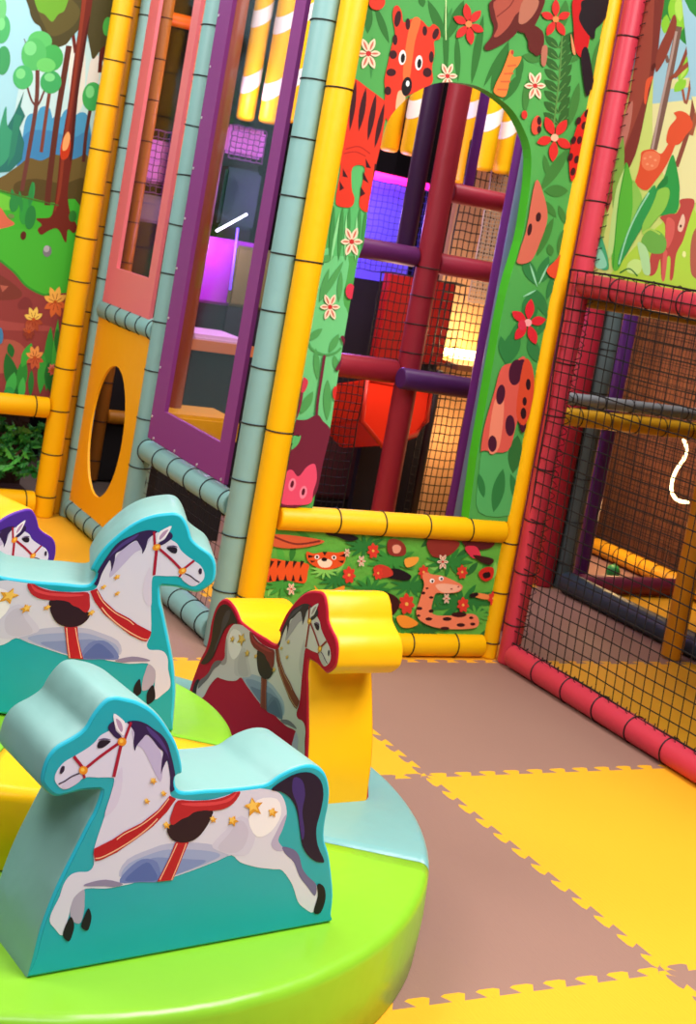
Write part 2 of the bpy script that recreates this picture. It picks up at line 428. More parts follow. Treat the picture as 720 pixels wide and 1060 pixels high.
def horse_art(grey=False):
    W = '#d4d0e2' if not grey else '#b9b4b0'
    L = []
    def a(h, pts, s=True): L.append((h, sm(pts, 3) if s else pts))
    a('#a9a0b8', H((R3, [(265,310),(300,315),(302,370),(300,410),(285,470),(255,470),(235,440),(240,385)])))
    a(W, BODY)
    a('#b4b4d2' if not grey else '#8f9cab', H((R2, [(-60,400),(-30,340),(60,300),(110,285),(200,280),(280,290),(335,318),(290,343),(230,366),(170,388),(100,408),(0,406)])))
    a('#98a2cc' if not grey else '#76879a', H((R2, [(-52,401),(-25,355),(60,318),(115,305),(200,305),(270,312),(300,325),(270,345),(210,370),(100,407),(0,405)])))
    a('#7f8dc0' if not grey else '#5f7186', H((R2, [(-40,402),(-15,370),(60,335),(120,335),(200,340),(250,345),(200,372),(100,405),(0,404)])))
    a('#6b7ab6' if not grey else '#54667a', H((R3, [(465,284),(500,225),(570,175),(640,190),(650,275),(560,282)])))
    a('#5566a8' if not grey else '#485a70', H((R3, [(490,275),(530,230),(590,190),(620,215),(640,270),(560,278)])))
    a('#cbc5dc' if not grey else '#aea9a6', H((R2, [(270,290),(320,235),(375,185),(425,240),(400,320),(345,325),(300,312)])))
    a('#c3bbd2' if not grey else '#a39e9c', H((R2, [(290,300),(330,250),(370,200),(400,240),(380,300),(340,318)])))
    a('#b3a9c8' if not grey else '#8d8886', H((R2, [(525,190),(535,185),(520,235),(505,270),(520,295),(545,305),(500,310),(480,285),(500,240)])))
    a('#6d6690' if not grey else '#5d5a5e', H((R2, [(520,295),(560,305),(580,330),(590,370),(610,400),(640,430),(635,470),(610,440),(580,400),(560,350),(530,320)])))
    a('#eee9ee' if not grey else '#d2cdc8', H((R2, [(430,130),(500,125),(515,180),(480,240),(430,260),(400,200)])))
    a('#b9aed0' if not grey else '#918c90', H((R1, [(480,150),(540,180),(600,240),(620,320),(610,400),(570,330),(530,250),(490,220)])))
    a('#cfc6dc' if not grey else '#aaa5a3', H((R1, [(430,330),(400,395),(375,470),(350,560),(400,520),(430,430)])))
    a('#c9c0d6' if not grey else '#a5a09e', H((R1, [(150,420),(180,395),(230,370),(240,390),(210,415),(172,433)])))
    a('#8a7fa0' if not grey else '#6c6870', H((R3, [(390,300),(440,304),(480,290),(400,270),(320,285),(300,300)])) )
    # mane, forelock, tail
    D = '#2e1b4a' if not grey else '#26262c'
    a(D, H((R1, [(455,120),(500,115),(545,130),(580,155),(615,180),(640,215),(655,260),(670,320),(680,380),(678,430),(655,445),(655,380),(648,330),(640,300),(620,340),(612,362),(616,300),(622,262),(600,240),(570,200),(545,180),(525,200),(500,230),(490,255),(484,215),(488,170),(470,140)])))
    a('#4a3578' if not grey else '#3b3c46', H((R1, [(545,140),(600,185),(635,240),(652,300),(640,270),(600,215),(560,175)])))
    a(D, H((R1, [(395,120),(375,128),(366,150),(383,177),(405,197),(432,202),(422,180),(402,160)])))
    a('#1c1330' if not grey else '#1d1d20', H((R2, [(480,92),(520,60),(570,35),(620,32),(655,60),(665,110),(655,170),(640,230),(645,290),(668,345),(655,350),(635,345),(610,325),(590,290),(582,240),(575,190),(565,150),(545,120),(515,100)])))
    a('#3b2a6e' if not grey else '#35353d', H((R2, [(560,50),(590,60),(600,110),(590,170),(598,240),(590,270),(580,210),(573,150),(555,100)])))
    # ear, eye, nostril, mouth
    a('#e9e2ea' if not grey else '#c9c4c0', H((R1, [(392,82),(428,105),(446,130),(440,182),(425,176),(406,155),(396,130)])))
    a('#b08fae' if not grey else '#8f8582', H((R1, [(402,105),(424,120),(434,150),(428,168),(412,145)])))
    a('#1d1226', H((R1, [(316,240),(322,212),(350,205),(378,210),(360,228),(338,241)])))
    a('#59456b', H((R1, [(318,206),(345,196),(380,203),(350,203)])))
    a('#2b1d38', H((R1, [(141,357),(148,330),(162,326),(162,345),(150,361)])))
    a('#3a2540', H((R1, stroke([(135,410),(165,395),(200,372),(232,360)], 6))), False)
    # hooves
    K = '#16121f'
    a(K, H((R3, [(238,442),(253,480),(246,520),(228,557),(200,530),(214,480)])))
    a(K, H((R3, [(320,402),(333,440),(327,480),(313,507),(285,488),(300,440)])))
    a(K, H((R2, [(650,425),(668,440),(672,480),(655,528),(630,526),(645,470),(642,435)])))
    # bridle
    B = '#a01030' if not grey else '#7e2420'
    for p, w in (([(472,122),(438,215)], 12), ([(425,230),(392,376)], 15), ([(418,217),(330,280),(250,345)], 13), ([(206,280),(245,330)], 15), ([(250,360),(256,382)], 12)):
        a(B, H((R1, stroke(p, w))), False)
    O = '#e08a22' if not grey else '#b5852f'
    for p in ((430,212),(250,345)):
        a(O, H((R1, ell(p[0], p[1], 21, 20))), False); a('#f2c04c', H((R1, ell(p[0] - 3, p[1] - 3, 9, 9))), False)
    # breast strap
    a('#b01826' if not grey else '#6e2a1e', H((R1, [(652,463),(600,527),(520,590),(440,630)]), (R3, [(430,82),(345,125),(343,150),(350,182),(380,176),(450,142),(540,80)]), (R2, [(60,222),(110,170),(142,124)])), False)
    for s1, s2 in ((( 645,480),(600,543)),):
        pass
    a('#e8b08c' if not grey else '#9a7a5a', H((R1, stroke([(648,476),(600,537),(520,600),(440,642),(405,668)], 5))), False)
    a('#e8b08c' if not grey else '#9a7a5a', H((R3, stroke([(350,170),(380,165),(450,130),(530,80),(600,25),(640,-15)], 6))), False)
    # girth
    a('#b41a28' if not grey else '#6e2a1e', H((R2, [(140,278),(187,278),(165,330),(145,380),(130,412),(75,418),(95,380),(120,330)])), False)
    for q in ((146,84),(178,126)):
        a('#eaa98c' if not grey else '#8f5a44', H((R2, stroke([(q[0],282),((q[0]+q[1])/2+2,345),(q[1],412)], 4))), False)
    # saddle
    a('#2a1222' if not grey else '#1d1a1c', H((R2, [(128,210),(160,193),(185,178),(205,168),(270,163),(262,200),(245,230),(225,255),(200,272),(165,280),(130,270),(112,245),(112,225)])))
    a('#b3202c' if not grey else '#6d1e22', H((R2, [(148,130),(200,131),(280,126),(330,110),(360,92),(369,105),(345,140),(310,160),(270,166),(240,165),(205,172),(185,187),(160,197),(130,217),(120,200),(130,165)])))
    a('#d84048' if not grey else '#8c2c30', H((R2, [(160,140),(280,135),(330,120),(358,100),(335,130),(280,146),(200,150)])))
    # stars
    for x, y, r, rot in ((415,150,36,-100),(483,170,19,-80),(342,200,21,-70),(272,195,14,-90),(107,215,15,-90),(60,58,14,-60),(97,103,12,-90),(37,130,12,-80)):
        a('#d9962c' if not grey else '#b08a3e', H((R2, star(x + 2, y + 3, r, rot))), False); a('#f2c25a' if not grey else '#d0a850', H((R2, star(x - 2, y - 2, r * 0.72, rot))), False)
    return L
def horse(label, x, y, z, deg, visible, face, rim, body, grey=False, T=0.175):
    """visible: +1 when the seen side has the head at the left of the viewer, -1 when at the right"""
    th = math.radians(deg); d = Vector((math.cos(th), math.sin(th), 0)); n = Vector((-d.y, d.x, 0)) * visible * -1
    O = Vector((x, y, z))                                   # rump end of the seen side
    e = empty('horse_seat', O - n * (T / 2), th); tag(e, label, 'ride-on horse', 'horse shaped foam seats on the round base')
    bm = bmesh.new(); N = len(SIL); rows = []
    cxa = sum(a for a, b in SIL) / N
    def inset(k, q):
        a0, a1, a2 = SIL[k - 1], SIL[k], SIL[(k + 1) % N]
        t = Vector((a2[0] - a0[0], a2[1] - a0[1])).normalized(); s = -1 if area2(SIL) > 0 else 1
        a, b = a1[0] + s * t.y * q, a1[1] - s * t.x * q
        return (a, max(b, 0.0))
    for off, q in ((0, 0.006), (-0.003, 0.002), (-0.008, 0.0), (-T + 0.008, 0.0), (-T + 0.003, 0.002), (-T, 0.006)):
        row = []
        for k in range(N):
            a, b = inset(k, q); row.append(bm.verts.new(O + d * a + Vector((0, 0, b)) + n * off))
        rows.append(row)
    for i in range(len(rows) - 1):
        for k in range(N):
            f = bm.faces.new((rows[i][k], rows[i][(k + 1) % N], rows[i + 1][(k + 1) % N], rows[i + 1][k])); f.smooth = False
            f.material_index = 1 if i in (0, len(rows) - 2) else 0
    T3 = tessellate_polygon([[Vector((a, b, 0)) for a, b in SIL]])
    for t in T3:
        for r in (rows[0], rows[-1]):
            try: bm.faces.new([r[k] for k in t]).material_index = 1
            except ValueError: pass
    me = mesh_of(bm)
    for p in me.polygons: p.use_smooth = True
    me.set_sharp_from_angle(angle=math.radians(48))
    link('foam_body', me, e, [body, rim])
    L = horse_art(grey)
    S2 = [inset(k, 0.007) for k in range(N)]
    for side in (1, -1):
        P = Panel(O + (n * 0.001 if side == 1 else -n * (T + 0.001)), d, n * side, 0.002)
        P.outline(S2, face, face)
        for h, p in L: P.draw(h, p, smooth=False, raw=True)
        P.build('printed_cover', e)
    return e
TFACE, TRIM, TBODY = mat('#0ea2b0', rough=0.42, spec=0.4, bump=0.15, bscale=8), mat('#27b6cc', rough=0.4, spec=0.4), mat('#82b0aa', rough=0.45, spec=0.5, bump=0.45, bscale=6.0)
YBODY = mat('#f5b406', rough=0.42, spec=0.35, bump=0.3, bscale=6.0)
horse('teal horse seat facing left, nearest on the lime rim of the base', B0.x, B0.y, HD, math.degrees(math.atan2(Hd.y, Hd.x)), 1 if Hn.dot(Vector((-Hd.y, Hd.x, 0)) * -1) > 0 else -1, TFACE, TRIM, TBODY)
horse('teal horse seat facing right, standing on the raised hub behind the front horse', 0.614, 2.786, 0.34, 342.57, 1, TFACE, TRIM, TBODY)
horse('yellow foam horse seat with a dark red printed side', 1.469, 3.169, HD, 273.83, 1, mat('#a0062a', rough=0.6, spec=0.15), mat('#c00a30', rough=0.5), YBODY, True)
horse('yellow foam horse seat with a purple printed side at the far left', 0.50, 3.075, HD, 18.5, 1, mat('#46218f', rough=0.5), mat('#5a1fa0', rough=0.45), YBODY)

# ---------------------------------------------------------------- play frame: left wall
Z1 = 2.75
post('yellow padded post at the left corner of the wall, beside the forest mural', 1.86, 5.79, 0.045, YEL, tie=(0.092, 0.188))
post('second yellow padded post tucked behind the left corner post', 1.935, 5.875, 0.04, pad('#e09a10'), tie=(0.15, 0.188))
post('teal padded post left of the pink window', XL, 5.81, 0.042, TEAL, tie=(0.118, 0.188))
post('teal padded post between the pink and purple windows', XL, 5.065, 0.042, TEAL, tie=(0.02, 0.19))
post('wide teal padded post right of the purple window, beside a yellow post', XL + 0.005, 4.125, 0.045, TEAL, tie=(0.01, 0.1885))
post('yellow padded post between the teal post and the jungle arch panel', 2.048, YF, 0.045, YEL, tie=(0.2, 0.56))
post('slim yellow padded post right of the arch panel, against the red post', 3.045, YF, 0.034, YEL, tie=(0.06, 0.188, 0.45))
post('red padded corner post where the black net is laced', 3.088, 3.985, 0.037, RED, tie=(0.15, 0.193))
G = 'teal padded rails of the left wall'
rail('teal padded rail on the floor along the left wall', (XL, 4.17, 0.046), (XL, 5.77, 0.046), 0.044, TEAL, (0.05, 0.125))
rail('teal padded rail under the pink window', (XL, 5.11, 0.93), (XL, 5.765, 0.93), 0.042, TEAL, (0.02, 0.125))
rail('teal padded rail under the purple window', (XL, 4.175, 0.475), (XL, 5.02, 0.475), 0.042, TEAL, (0.03, 0.16))
rail('yellow padded rail on the floor under the lower jungle panel', (2.095, YF, 0.044), (3.01, YF, 0.044), 0.042, YEL, (0.22, 0.19))
rail('yellow padded rail between the arch panel and the lower jungle panel', (2.095, YF, 0.472), (3.01, YF, 0.472), 0.042, YEL, (0.22, 0.18))
rail('yellow padded rail between the forest mural and the plant bed', (0.9, 5.79, 0.475), (1.812, 5.79, 0.475), 0.045, YEL, (0.09, 0.19))
rail('yellow padded rail on the floor in front of the plant bed', (0.9, 5.79, 0.055), (1.812, 5.79, 0.055), 0.052, YEL, (0.13, 0.74))
rail('red padded rail on the floor under the black net', (3.075, 3.94, 0.045), (3.075, 1.9, 0.045), 0.043, RED, (0.17, 0.17))
rail('red padded rail under the giraffe mural at eye level', (3.075, 3.945, 1.40), (3.075, 1.9, 1.40), 0.041, RED, (0.19, 0.17))

def plate(name, parent, X, yz_out, yz_hole, mt, t=0.016):
    """board in the plane x = X with one opening; both loops are lists of (y, z) with equal length"""
    bm = bmesh.new(); n = len(yz_out); R = []
    for loop, x in ((yz_out, X - t / 2), (yz_hole, X - t / 2), (yz_hole, X + t / 2), (yz_out, X + t / 2)):
        R.append([bm.verts.new((x, a, b)) for a, b in loop])
    for i in range(4):
        for k in range(n): bm.faces.new((R[i][k], R[i][(k + 1) % n], R[(i + 1) % 4][(k + 1) % n], R[(i + 1) % 4][k]))
    return link(name, mesh_of(bm), parent, [mt])
GL = bpy.data.materials.new('clear_plastic'); GL.use_nodes = True
nt = GL.node_tree; nt.nodes.clear(); om = nt.nodes.new('ShaderNodeOutputMaterial'); mx = nt.nodes.new('ShaderNodeMixShader'); tr = nt.nodes.new('ShaderNodeBsdfTransparent'); gl = nt.nodes.new('ShaderNodeBsdfGlossy')
gl.inputs['Roughness'].default_value = 0.08; tr.inputs['Color'].default_value = (0.93, 0.9, 0.93, 1); fr = nt.nodes.new('ShaderNodeFresnel'); fr.inputs['IOR'].default_value = 1.45
mx.inputs[0].default_value = 0.045; nt.links.new(tr.outputs[0], mx.inputs[1]); nt.links.new(gl.outputs[0], mx.inputs[2]); nt.links.new(mx.outputs[0], om.inputs[0])

def window(label, X, y0, y1, z0, z1, b, mt, screws):
    e = empty('window_panel', (X, (y0 + y1) / 2, z0)); tag(e, label, 'window panel')
    (by0, by1, bz) = b
    out = [(y0, z0), (y1, z0), (y1, z1), (y0, z1)]; h = [(y0 + by0, z0 + bz), (y1 - by1, z0 + bz), (y1 - by1, z1 - 0.1), (y0 + by0, z1 - 0.1)]
    plate('frame_board', e, X, out, h, mt)
    bm = bmesh.new(); add_box(bm, (X + 0.009, y0 + by0 - 0.02, z0 + bz - 0.02), (X + 0.012, y1 - by1 + 0.02, z1 - 0.09)); link('clear_pane', mesh_of(bm), e, [GL])
    for (y, z) in screws:
        bm = bmesh.new(); add_tube(bm, [(X - 0.011, y, z), (X - 0.008, y, z)], 0.005, 8); link('screw', mesh_of(bm), e, [mat('#d8d4d8', rough=0.3, metal=0.6)])
    return e
window('purple framed window with a clear pane in the left wall', 1.965, 4.215, 4.965, 0.535, 2.65, (0.085, 0.125, 0.125), mat('#86367f', rough=0.5, spec=0.2),
       [(4.95, 0.62 + 0.19 * k) for k in range(9)] + [(4.9 - 0.22 * k, 0.545) for k in range(4)])
window('pink framed window beside the left corner post', 1.968, 5.165, 5.745, 0.965, 2.65, (0.075, 0.11, 0.155), mat('#e8747c', rough=0.4, spec=0.4), [])
# yellow fabric panel with the oval crawl hole
e = empty('crawl_hole_panel', (1.97, 5.45, 0.09)); tag(e, 'yellow panel with an oval crawl hole low in the left wall', 'panel')
HN = 40
hole = [(5.455 + 0.205 * math.cos(2 * PI * k / HN + PI * 1.25), 0.455 + 0.275 * math.sin(2 * PI * k / HN + PI * 1.25)) for k in range(HN)]
def sq(k):
    t = k / HN * 4; s = int(t); f = t - s; y0, y1, z0, z1 = 5.115, 5.79, 0.075, 0.90
    w = 0.012 * math.sin(PI * f)
    return [(y0 + (y1 - y0) * f, z0 + w), (y1 - w, z0 + (z1 - z0) * f), (y1 - (y1 - y0) * f, z1 - w), (y0 + w, z1 - (z1 - z0) * f)][s % 4]
plate('vinyl_sheet', e, 1.97, [sq(k) for k in range(HN)], hole, mat('#f5a80a', rough=0.45, bump=0.4, bscale=4.0), 0.01)
net('wall_net', 'dark net closing the low opening under the purple window', (XL + 0.02, 4.17, 0.085), (0, 0.86, 0), (0, 0, 0.35), 20, 8)

# ---------------------------------------------------------------- jungle arch panel
GRN = mat('#4da04c', rough=0.4, spec=0.4)
AP = Panel((2.5, YF - 0.012, 0), (1, 0, 0), (0, -1, 0), 0.05)
archpx = [(325,517),(333,478),(341.5,443),(346,413),(354,361),(363,309),(370,270),(376,250),(381,212),(387,180),(394,150),(401,125),(412,110),(427,97),(445,88),(462,85),(485,87),(500,92),(515,101),(530,114),(541,132),(549,155),(549,184),(545,215),(539,250),(523,306),(507,394),(493,474),(485,536)]
arch = AP.pts(archpx)
arch[0] = (arch[0][0], 0.512); arch[-1] = (arch[-1][0], 0.512)
arch = [arch[0]] + sm(arch[1:-1], 3, False) + [arch[-1]]
AP.outline([(-0.41, 0.512)] + arch + [(0.515, 0.512), (0.515, 2.7), (-0.41, 2.7)], GRN, mat('#46c022', rough=0.45))
def flower(P, cx, cy, r, col, reg, n=5, cen='#c03020', rot=0, asp=0.38, sx=0.75):
    for k in range(n):
        a = math.radians(rot + 360 * k / n); dx, dy = math.cos(a) * sx, math.sin(a)
        P.draw(col, leaf(cx + dx * r * 0.12, cy + dy * r * 0.12, cx + dx * r, cy + dy * r, r * asp), reg, False)
    P.draw(cen, ell(cx, cy, r * 0.16, r * 0.16, n=10), reg, False)
def pflower(P, cx, cy, r, reg, rot=0):
    for k in range(6):
        a = math.radians(rot + 60 * k); dx, dy = math.cos(a) * 0.7, math.sin(a)
        P.draw('#f0d4b4', leaf(cx + dx * r * 0.1, cy + dy * r * 0.1, cx + dx * r, cy + dy * r, r * 0.36), reg, False)
        P.draw('#c86a58', leaf(cx + dx * r * 0.2, cy + dy * r * 0.2, cx + dx * r * 0.85, cy + dy * r * 0.85, r * 0.13), reg, False)
    P.draw('#c02a2a', ell(cx, cy, r * 0.16, r * 0.16, n=10), reg, False)
def leaves(P, col, L, reg):
    for q in L: P.draw(col, leaf(*q), reg, False)
A3, A4, A6, A5 = (4, 360, 0), (4, 540, 0), (4, 180, 265), (3.2727, 340, 260)
Z8, C3, Z7 = (4, 540, 265), (5.575, 340, 80), (4, 360, 265)
DK, MD, LT = '#2f6e2c', '#3c8640', '#6cc07a'
# pale ground and foliage
AP.draw('#6cc47c', [(600,0),(720,0),(700,180),(720,300),(640,800),(600,900),(420,1060),(430,900),(470,700),(520,400)], A6)
AP.draw('#58b466', [(0,440),(130,640),(75,1060),(-60,1060),(-60,600)], A3, False)
leaves(AP, DK, [(330,0,405,170,40),(480,0,405,170,44),(405,0,405,330,26),(90,20,80,140,34),(110,20,170,180,30),(450,140,455,340,26),(560,60,510,350,34),(665,170,590,380,46),(300,-20,310,30,30),(640,200,560,360,20),(720,300,640,420,40),(720,230,700,340,30)], A3)
leaves(AP, MD, [(20,120,10,300,30),(100,150,95,330,16),(430,30,395,150,20),(700,30,660,180,26)], A3)
AP.draw('#cfe8a0', stroke([(405,0),(404,90),(405,165)], 4), A3, False)
for k in range(9):       # large fern on the right
    y = 160 + k * 45
    AP.draw('#2e5e26', leaf(150, y + 40, 215 - k * 3, y - 30, 34), A4, False); AP.draw('#2e5e26', leaf(150, y + 40, 95 - k * 1, y - 10, 34), A4, False)
    AP.draw('#5c8a44', stroke([(150, y + 40), (180, y + 5)], 3), A4, False); AP.draw('#5c8a44', stroke([(150, y + 40), (120, y + 15)], 3), A4, False)
AP.draw('#5c8a44', stroke([(165,130),(155,300),(130,520)], 6), A4)
leaves(AP, '#3d7a34', [(180,0,165,120,40),(330,150,290,330,40),(235,340,195,520,36),(195,610,75,790,46),(0,230,80,250,40),(20,330,10,470,30),(110,740,90,640,26),(90,790,190,790,50),(90,830,140,900,30),(150,850,180,930,26),(130,900,60,1060,34),(110,1010,120,1060,30),(170,950,150,1060,30),(265,200,200,260,24)], A4)
leaves(AP, '#2f7a3e', [(0,0,60,120,50),(110,0,60,110,40),(60,140,0,240,50),(60,140,100,250,40),(60,140,40,280,34),(130,20,80,110,30),(0,230,60,330,50),(60,330,120,230,30),(30,330,60,440,50),(100,180,140,60,30)], Z8)
leaves(AP, '#8fd0a4', [(30,30,62,130,8),(110,30,66,120,8),(0,170,58,140,8)], Z8)
AP.draw('#50a85c', [(560,800),(640,805),(700,740),(720,900),(690,1060),(540,1060),(540,900)], Z7)
AP.draw('#2e6e34', leaf(700, 740, 680, 900, 60), Z7, False)
leaves(AP, '#2e7a3c', [(650,450,700,300,70),(650,450,720,250,50),(650,440,630,330,36),(600,1060,640,880,50),(560,1000,540,900,30),(670,900,720,1060,40)], Z7)
leaves(AP, '#4e9a52', [(550,350,612,300,30),(552,350,545,300,20),(640,400,680,322,30),(585,380,592,512,26),(520,655,574,560,36),(634,510,632,680,34),(660,410,676,480,26),(600,190,700,20,26),(640,50,600,190,22),(690,60,680,190,22),(600,20,660,0,30)], A6)
AP.draw('#4e9a52', stroke([(552,350),(570,385),(620,408),(665,400),(690,380)], 9), A6)
for x in (30, 80, 120, 180, 215):   # grass under the tiger
    AP.draw('#3e8a44', leaf(x - 25, 1060, x, 740, 26), C3, False)
leaves(AP, '#8cd890', [(10,1060,60,780,16),(90,1040,100,790,14),(150,1060,160,800,18)], C3)
# tiger
TG, TD = '#d8341f', '#3a1018'
AP.draw(TG, [(110,5),(150,8),(220,60),(325,140),(335,180),(315,290),(300,380),(272,500),(245,640),(228,772),(175,745),(185,640),(205,520),(135,520),(130,640),(146,700),(125,748),(50,742),(38,700),(50,620),(66,510),(40,440),(60,200)], C3)
for q in (((155,15),(140,150),(118,310),30),((212,60),(190,190),(170,312),34),((270,95),(245,240),(222,365),34),((318,150),(290,290),(262,408),30)):
    AP.draw(TD, leaf(q[0][0], q[0][1], q[2][0], q[2][1], q[3]), C3, False)
for p in ([(78,525),(108,578),(78,572)],[(60,598),(86,640),(60,655)],[(210,468),(241,525),(212,520)],[(195,540),(228,612),(195,590)],[(182,630),(208,672),(178,690)],[(262,500),(276,500),(262,590),(252,590)]): AP.draw(TD, p, C3, False)
AP.draw('#b5241a', stroke([(95,415),(170,400),(235,440)], 7), C3); AP.draw('#b5241a', stroke([(85,440),(150,430),(210,455)], 6), C3)
AP.draw(TG, [(182,70),(188,30),(205,24),(220,50),(228,92),(262,78),(302,84),(330,112),(352,100),(376,122),(378,160),(354,172),(356,220),(345,280),(345,345),(280,380),(235,402),(215,430),(180,490),(160,500),(148,440),(152,380),(148,330),(163,260),(178,190),(192,140)], A3)
AP.draw('#e86a34', [(262,82),(298,84),(275,170),(262,260),(250,330),(225,330),(235,200)], A3)
AP.draw('#e8b088', [(205,380),(235,385),(225,440),(195,460)], A3)
AP.draw(TD, ell(203, 78, 13, 34, 10), A3, False); AP.draw(TD, ell(360, 140, 12, 24, 20), A3, False)
for x, y, rx, ry in ((245,100,10,24),(315,128,10,20),(192,165,10,22),(184,226,16,18),(176,300,20,16),(162,376,14,18),(342,236,10,24),(325,300,18,20)): AP.draw(TD, ell(x, y, rx, ry), A3, False)
for x, y in ((222,238),(290,260)):
    AP.draw('#f4ece4', ell(x, y, 15, 31, 5), A3, False); AP.draw('#120c10', ell(x + 2, y + 3, 9, 20, 5), A3, False)
AP.draw('#180c12', ell(240, 358, 21, 40, 8), A3, False); AP.draw('#ffffff', ell(244, 346, 7, 12), A3, False)
# flowers, berries, caterpillar
for a in ((82,222,72,A3),(408,315,60,A3),(12,1000,66,A3),(50,355,64,A4),(642,210,60,A6)): pflower(AP, *a)
flower(AP, 495, 100, 88, '#cc2a26', A3, 6, '#e0824a', 20); flower(AP, 135, 80, 84, '#cc2a26', A4, 5, '#e0824a', 270); flower(AP, 130, 570, 100, '#d02826', A4, 5, '#f0b090', 240)
flower(AP, 20, 275, 100, '#d42430', Z8, 5, '#f0a0a0', 280)
AP.draw('#d8341f', ell(115, 8, 34, 34), A3); AP.draw('#d84a34', ell(55, 518, 20, 40, 10), A4); AP.draw(TD, ell(66, 500, 9, 18), A4, False); AP.draw(TD, ell(66, 536, 9, 16), A4, False)
AP.draw('#d03048', ell(70, 135, 16, 26), A5); AP.draw('#d03048', ell(715, 285, 16, 22), Z7); AP.draw('#cc2a26', ell(20, 480, 10, 24), A5); AP.draw('#cc2a26', ell(5,475,12,18), A4)
AP.draw('#e07a34', [(668,205),(680,235),(712,235),(700,270),(680,290),(665,330),(645,400),(600,385),(605,350),(630,300),(650,250)], A3)
AP.draw('#b0392c', ell(675, 217, 6, 10), A3, False)
for k in range(4): AP.draw('#c85a30', stroke([(612 + k * 14, 370 - k * 32), (655 + k * 12, 372 - k * 34)], 7), A3, False)
# monkey top right
AP.draw('#5e1c18', [(590,0),(585,70),(598,110),(590,150),(560,190),(575,210),(640,180),(690,140),(720,90),(800,130),(800,210),(770,230),(745,180),(720,130),(700,100),(720,0)], A3)
AP.draw('#a84c3c', [(608,0),(604,60),(615,110),(598,150),(618,150),(660,110),(690,60),(730,30),(760,0)], A3); AP.draw('#7c2c24', stroke([(610,70),(660,30),(680,0)], 5), A3)
AP.draw('#5e1c18', [(-20,130),(30,130),(70,60),(90,0),(60,0),(40,50),(-20,90)], A4); AP.draw('#5e1c18', [(28,120),(58,130),(50,170),(85,190),(70,220),(35,218),(20,190)], A4); AP.draw('#b06a54', [(0,0),(62,0),(50,50),(10,95),(-20,90)], A4)
AP.draw('#b06a54', [(78,195),(100,195),(92,270),(74,262)], A4)
# macaw
AP.draw('#c01418', [(205,0),(262,0),(276,120),(266,200),(243,238),(214,205),(208,110)], A4); AP.draw('#d98a5a', [(196,140),(208,180),(216,225),(203,215)], A4)
AP.draw('#1d1018', [(250,0),(370,0),(330,90),(300,120),(292,162),(258,132),(230,80),(238,40)], A4)
AP.draw('#1d1018', [(238,228),(268,205),(296,380),(280,370),(272,392),(256,385)], A4)
# spotted snake along the post
AP.draw('#cc2018', [(275,448),(240,480),(210,560),(190,650),(198,750),(225,700),(245,600),(268,520)], A4)
for x, y in ((262,470),(228,500),(250,520),(208,580),(232,580),(195,650),(220,660),(205,710)): AP.draw(TD, ell(x, y, 10, 17, 15), A4, False)
# giraffe
AP.draw('#c86450', [(50,750),(82,800),(100,900),(70,1000),(30,1080),(-30,1080),(10,960)], A4)
for x, y, a, b in ((62,898,11,20),(26,950,9,26)): AP.draw(TD, ell(x, y, a, b, 10), A4, False)
AP.draw('#d4584a', [(630,460),(680,440),(725,415),(735,500),(720,600),(690,700),(655,805),(560,803),(545,800),(560,700),(600,560)], Z7)
AP.draw('#e8866a', [(600,600),(640,600),(620,790),(575,800)], Z7)
for x, y, a, b, r in ((688,480,28,54,8),(626,572,18,42,8),(665,700,20,44,0),(718,690,14,40,0),(592,775,18,34,0),(722,540,12,26,0),(715,440,14,14,0)): AP.draw('#46142c', ell(x, y, a, b, r), Z7, False)
AP.draw('#d84a2a', [(130,20),(160,-10),(135,90),(95,60)], Z8); AP.draw('#d0482a', [(0,440),(30,440),(45,520),(30,640),(0,700),(-30,640)], Z8)
for x, y, a, b in ((20,530,10,24),(5,600,9,18),(0,650,12,24)): AP.draw('#2a1018', ell(x, y, a, b), Z8, False)
# plum monkey low on the left
AP.draw('#6c1e34', stroke([(585,668),(590,600),(605,500),(618,410)], 11), A6); AP.draw('#6c1e34', stroke([(690,330),(706,380),(690,430),(668,470)], 13), A6)
AP.draw('#6c1e34', [(478,680),(540,676),(588,655),(612,682),(642,718),(632,790),(610,900),(560,1010),(440,1040),(436,900),(470,800),(512,742),(480,738)], A6)
AP.draw('#7c2438', [(505,560),(530,555),(515,640),(490,690),(480,650)], A6); AP.draw('#c83a4c', [(520,500),(550,515),(535,560),(515,555)], A6)
P1 = (4, 230, 480)
AP.draw('#e04a6a', [(236,158),(240,80),(262,30),(285,24),(310,50),(345,10),(378,0),(386,60),(372,110),(360,160),(300,168)], P1)
for x, y in ((284,84),(330,116)): AP.draw('#f08098', ell(x, y, 15, 27, 12), P1, False); AP.draw('#5a1024', ell(x, y - 2, 7, 15, 12), P1, False)
leaves(AP, '#58b466', [(470,770,510,745,30),(480,800,520,740,20)], A6)
rx = random.Random(11)
for k in range(26):
    x = rx.uniform(400, 720); y = rx.uniform(-150, -22); a = rx.uniform(0, 6.28)
    AP.draw(rx.choice([DK, MD, '#3d7a34']), leaf(x, y, x + 30 * math.cos(a), y + 34 * math.sin(a), 9), None, False)
for x, y in ((440,-40),(560,-55),(640,-90),(500,-95)): flower(AP, x, y, 20, '#cc2a26', None, 6, '#e0824a', 20)
for x, y in ((480,-30),(600,-30),(660,-45)): pflower(AP, x, y, 15, None)
e = empty('arch_panel', (2.5, YF, 0.512)); tag(e, 'jungle printed board with a tall arched opening and a bright green edge', 'panel')
AP.build('printed_board', e)

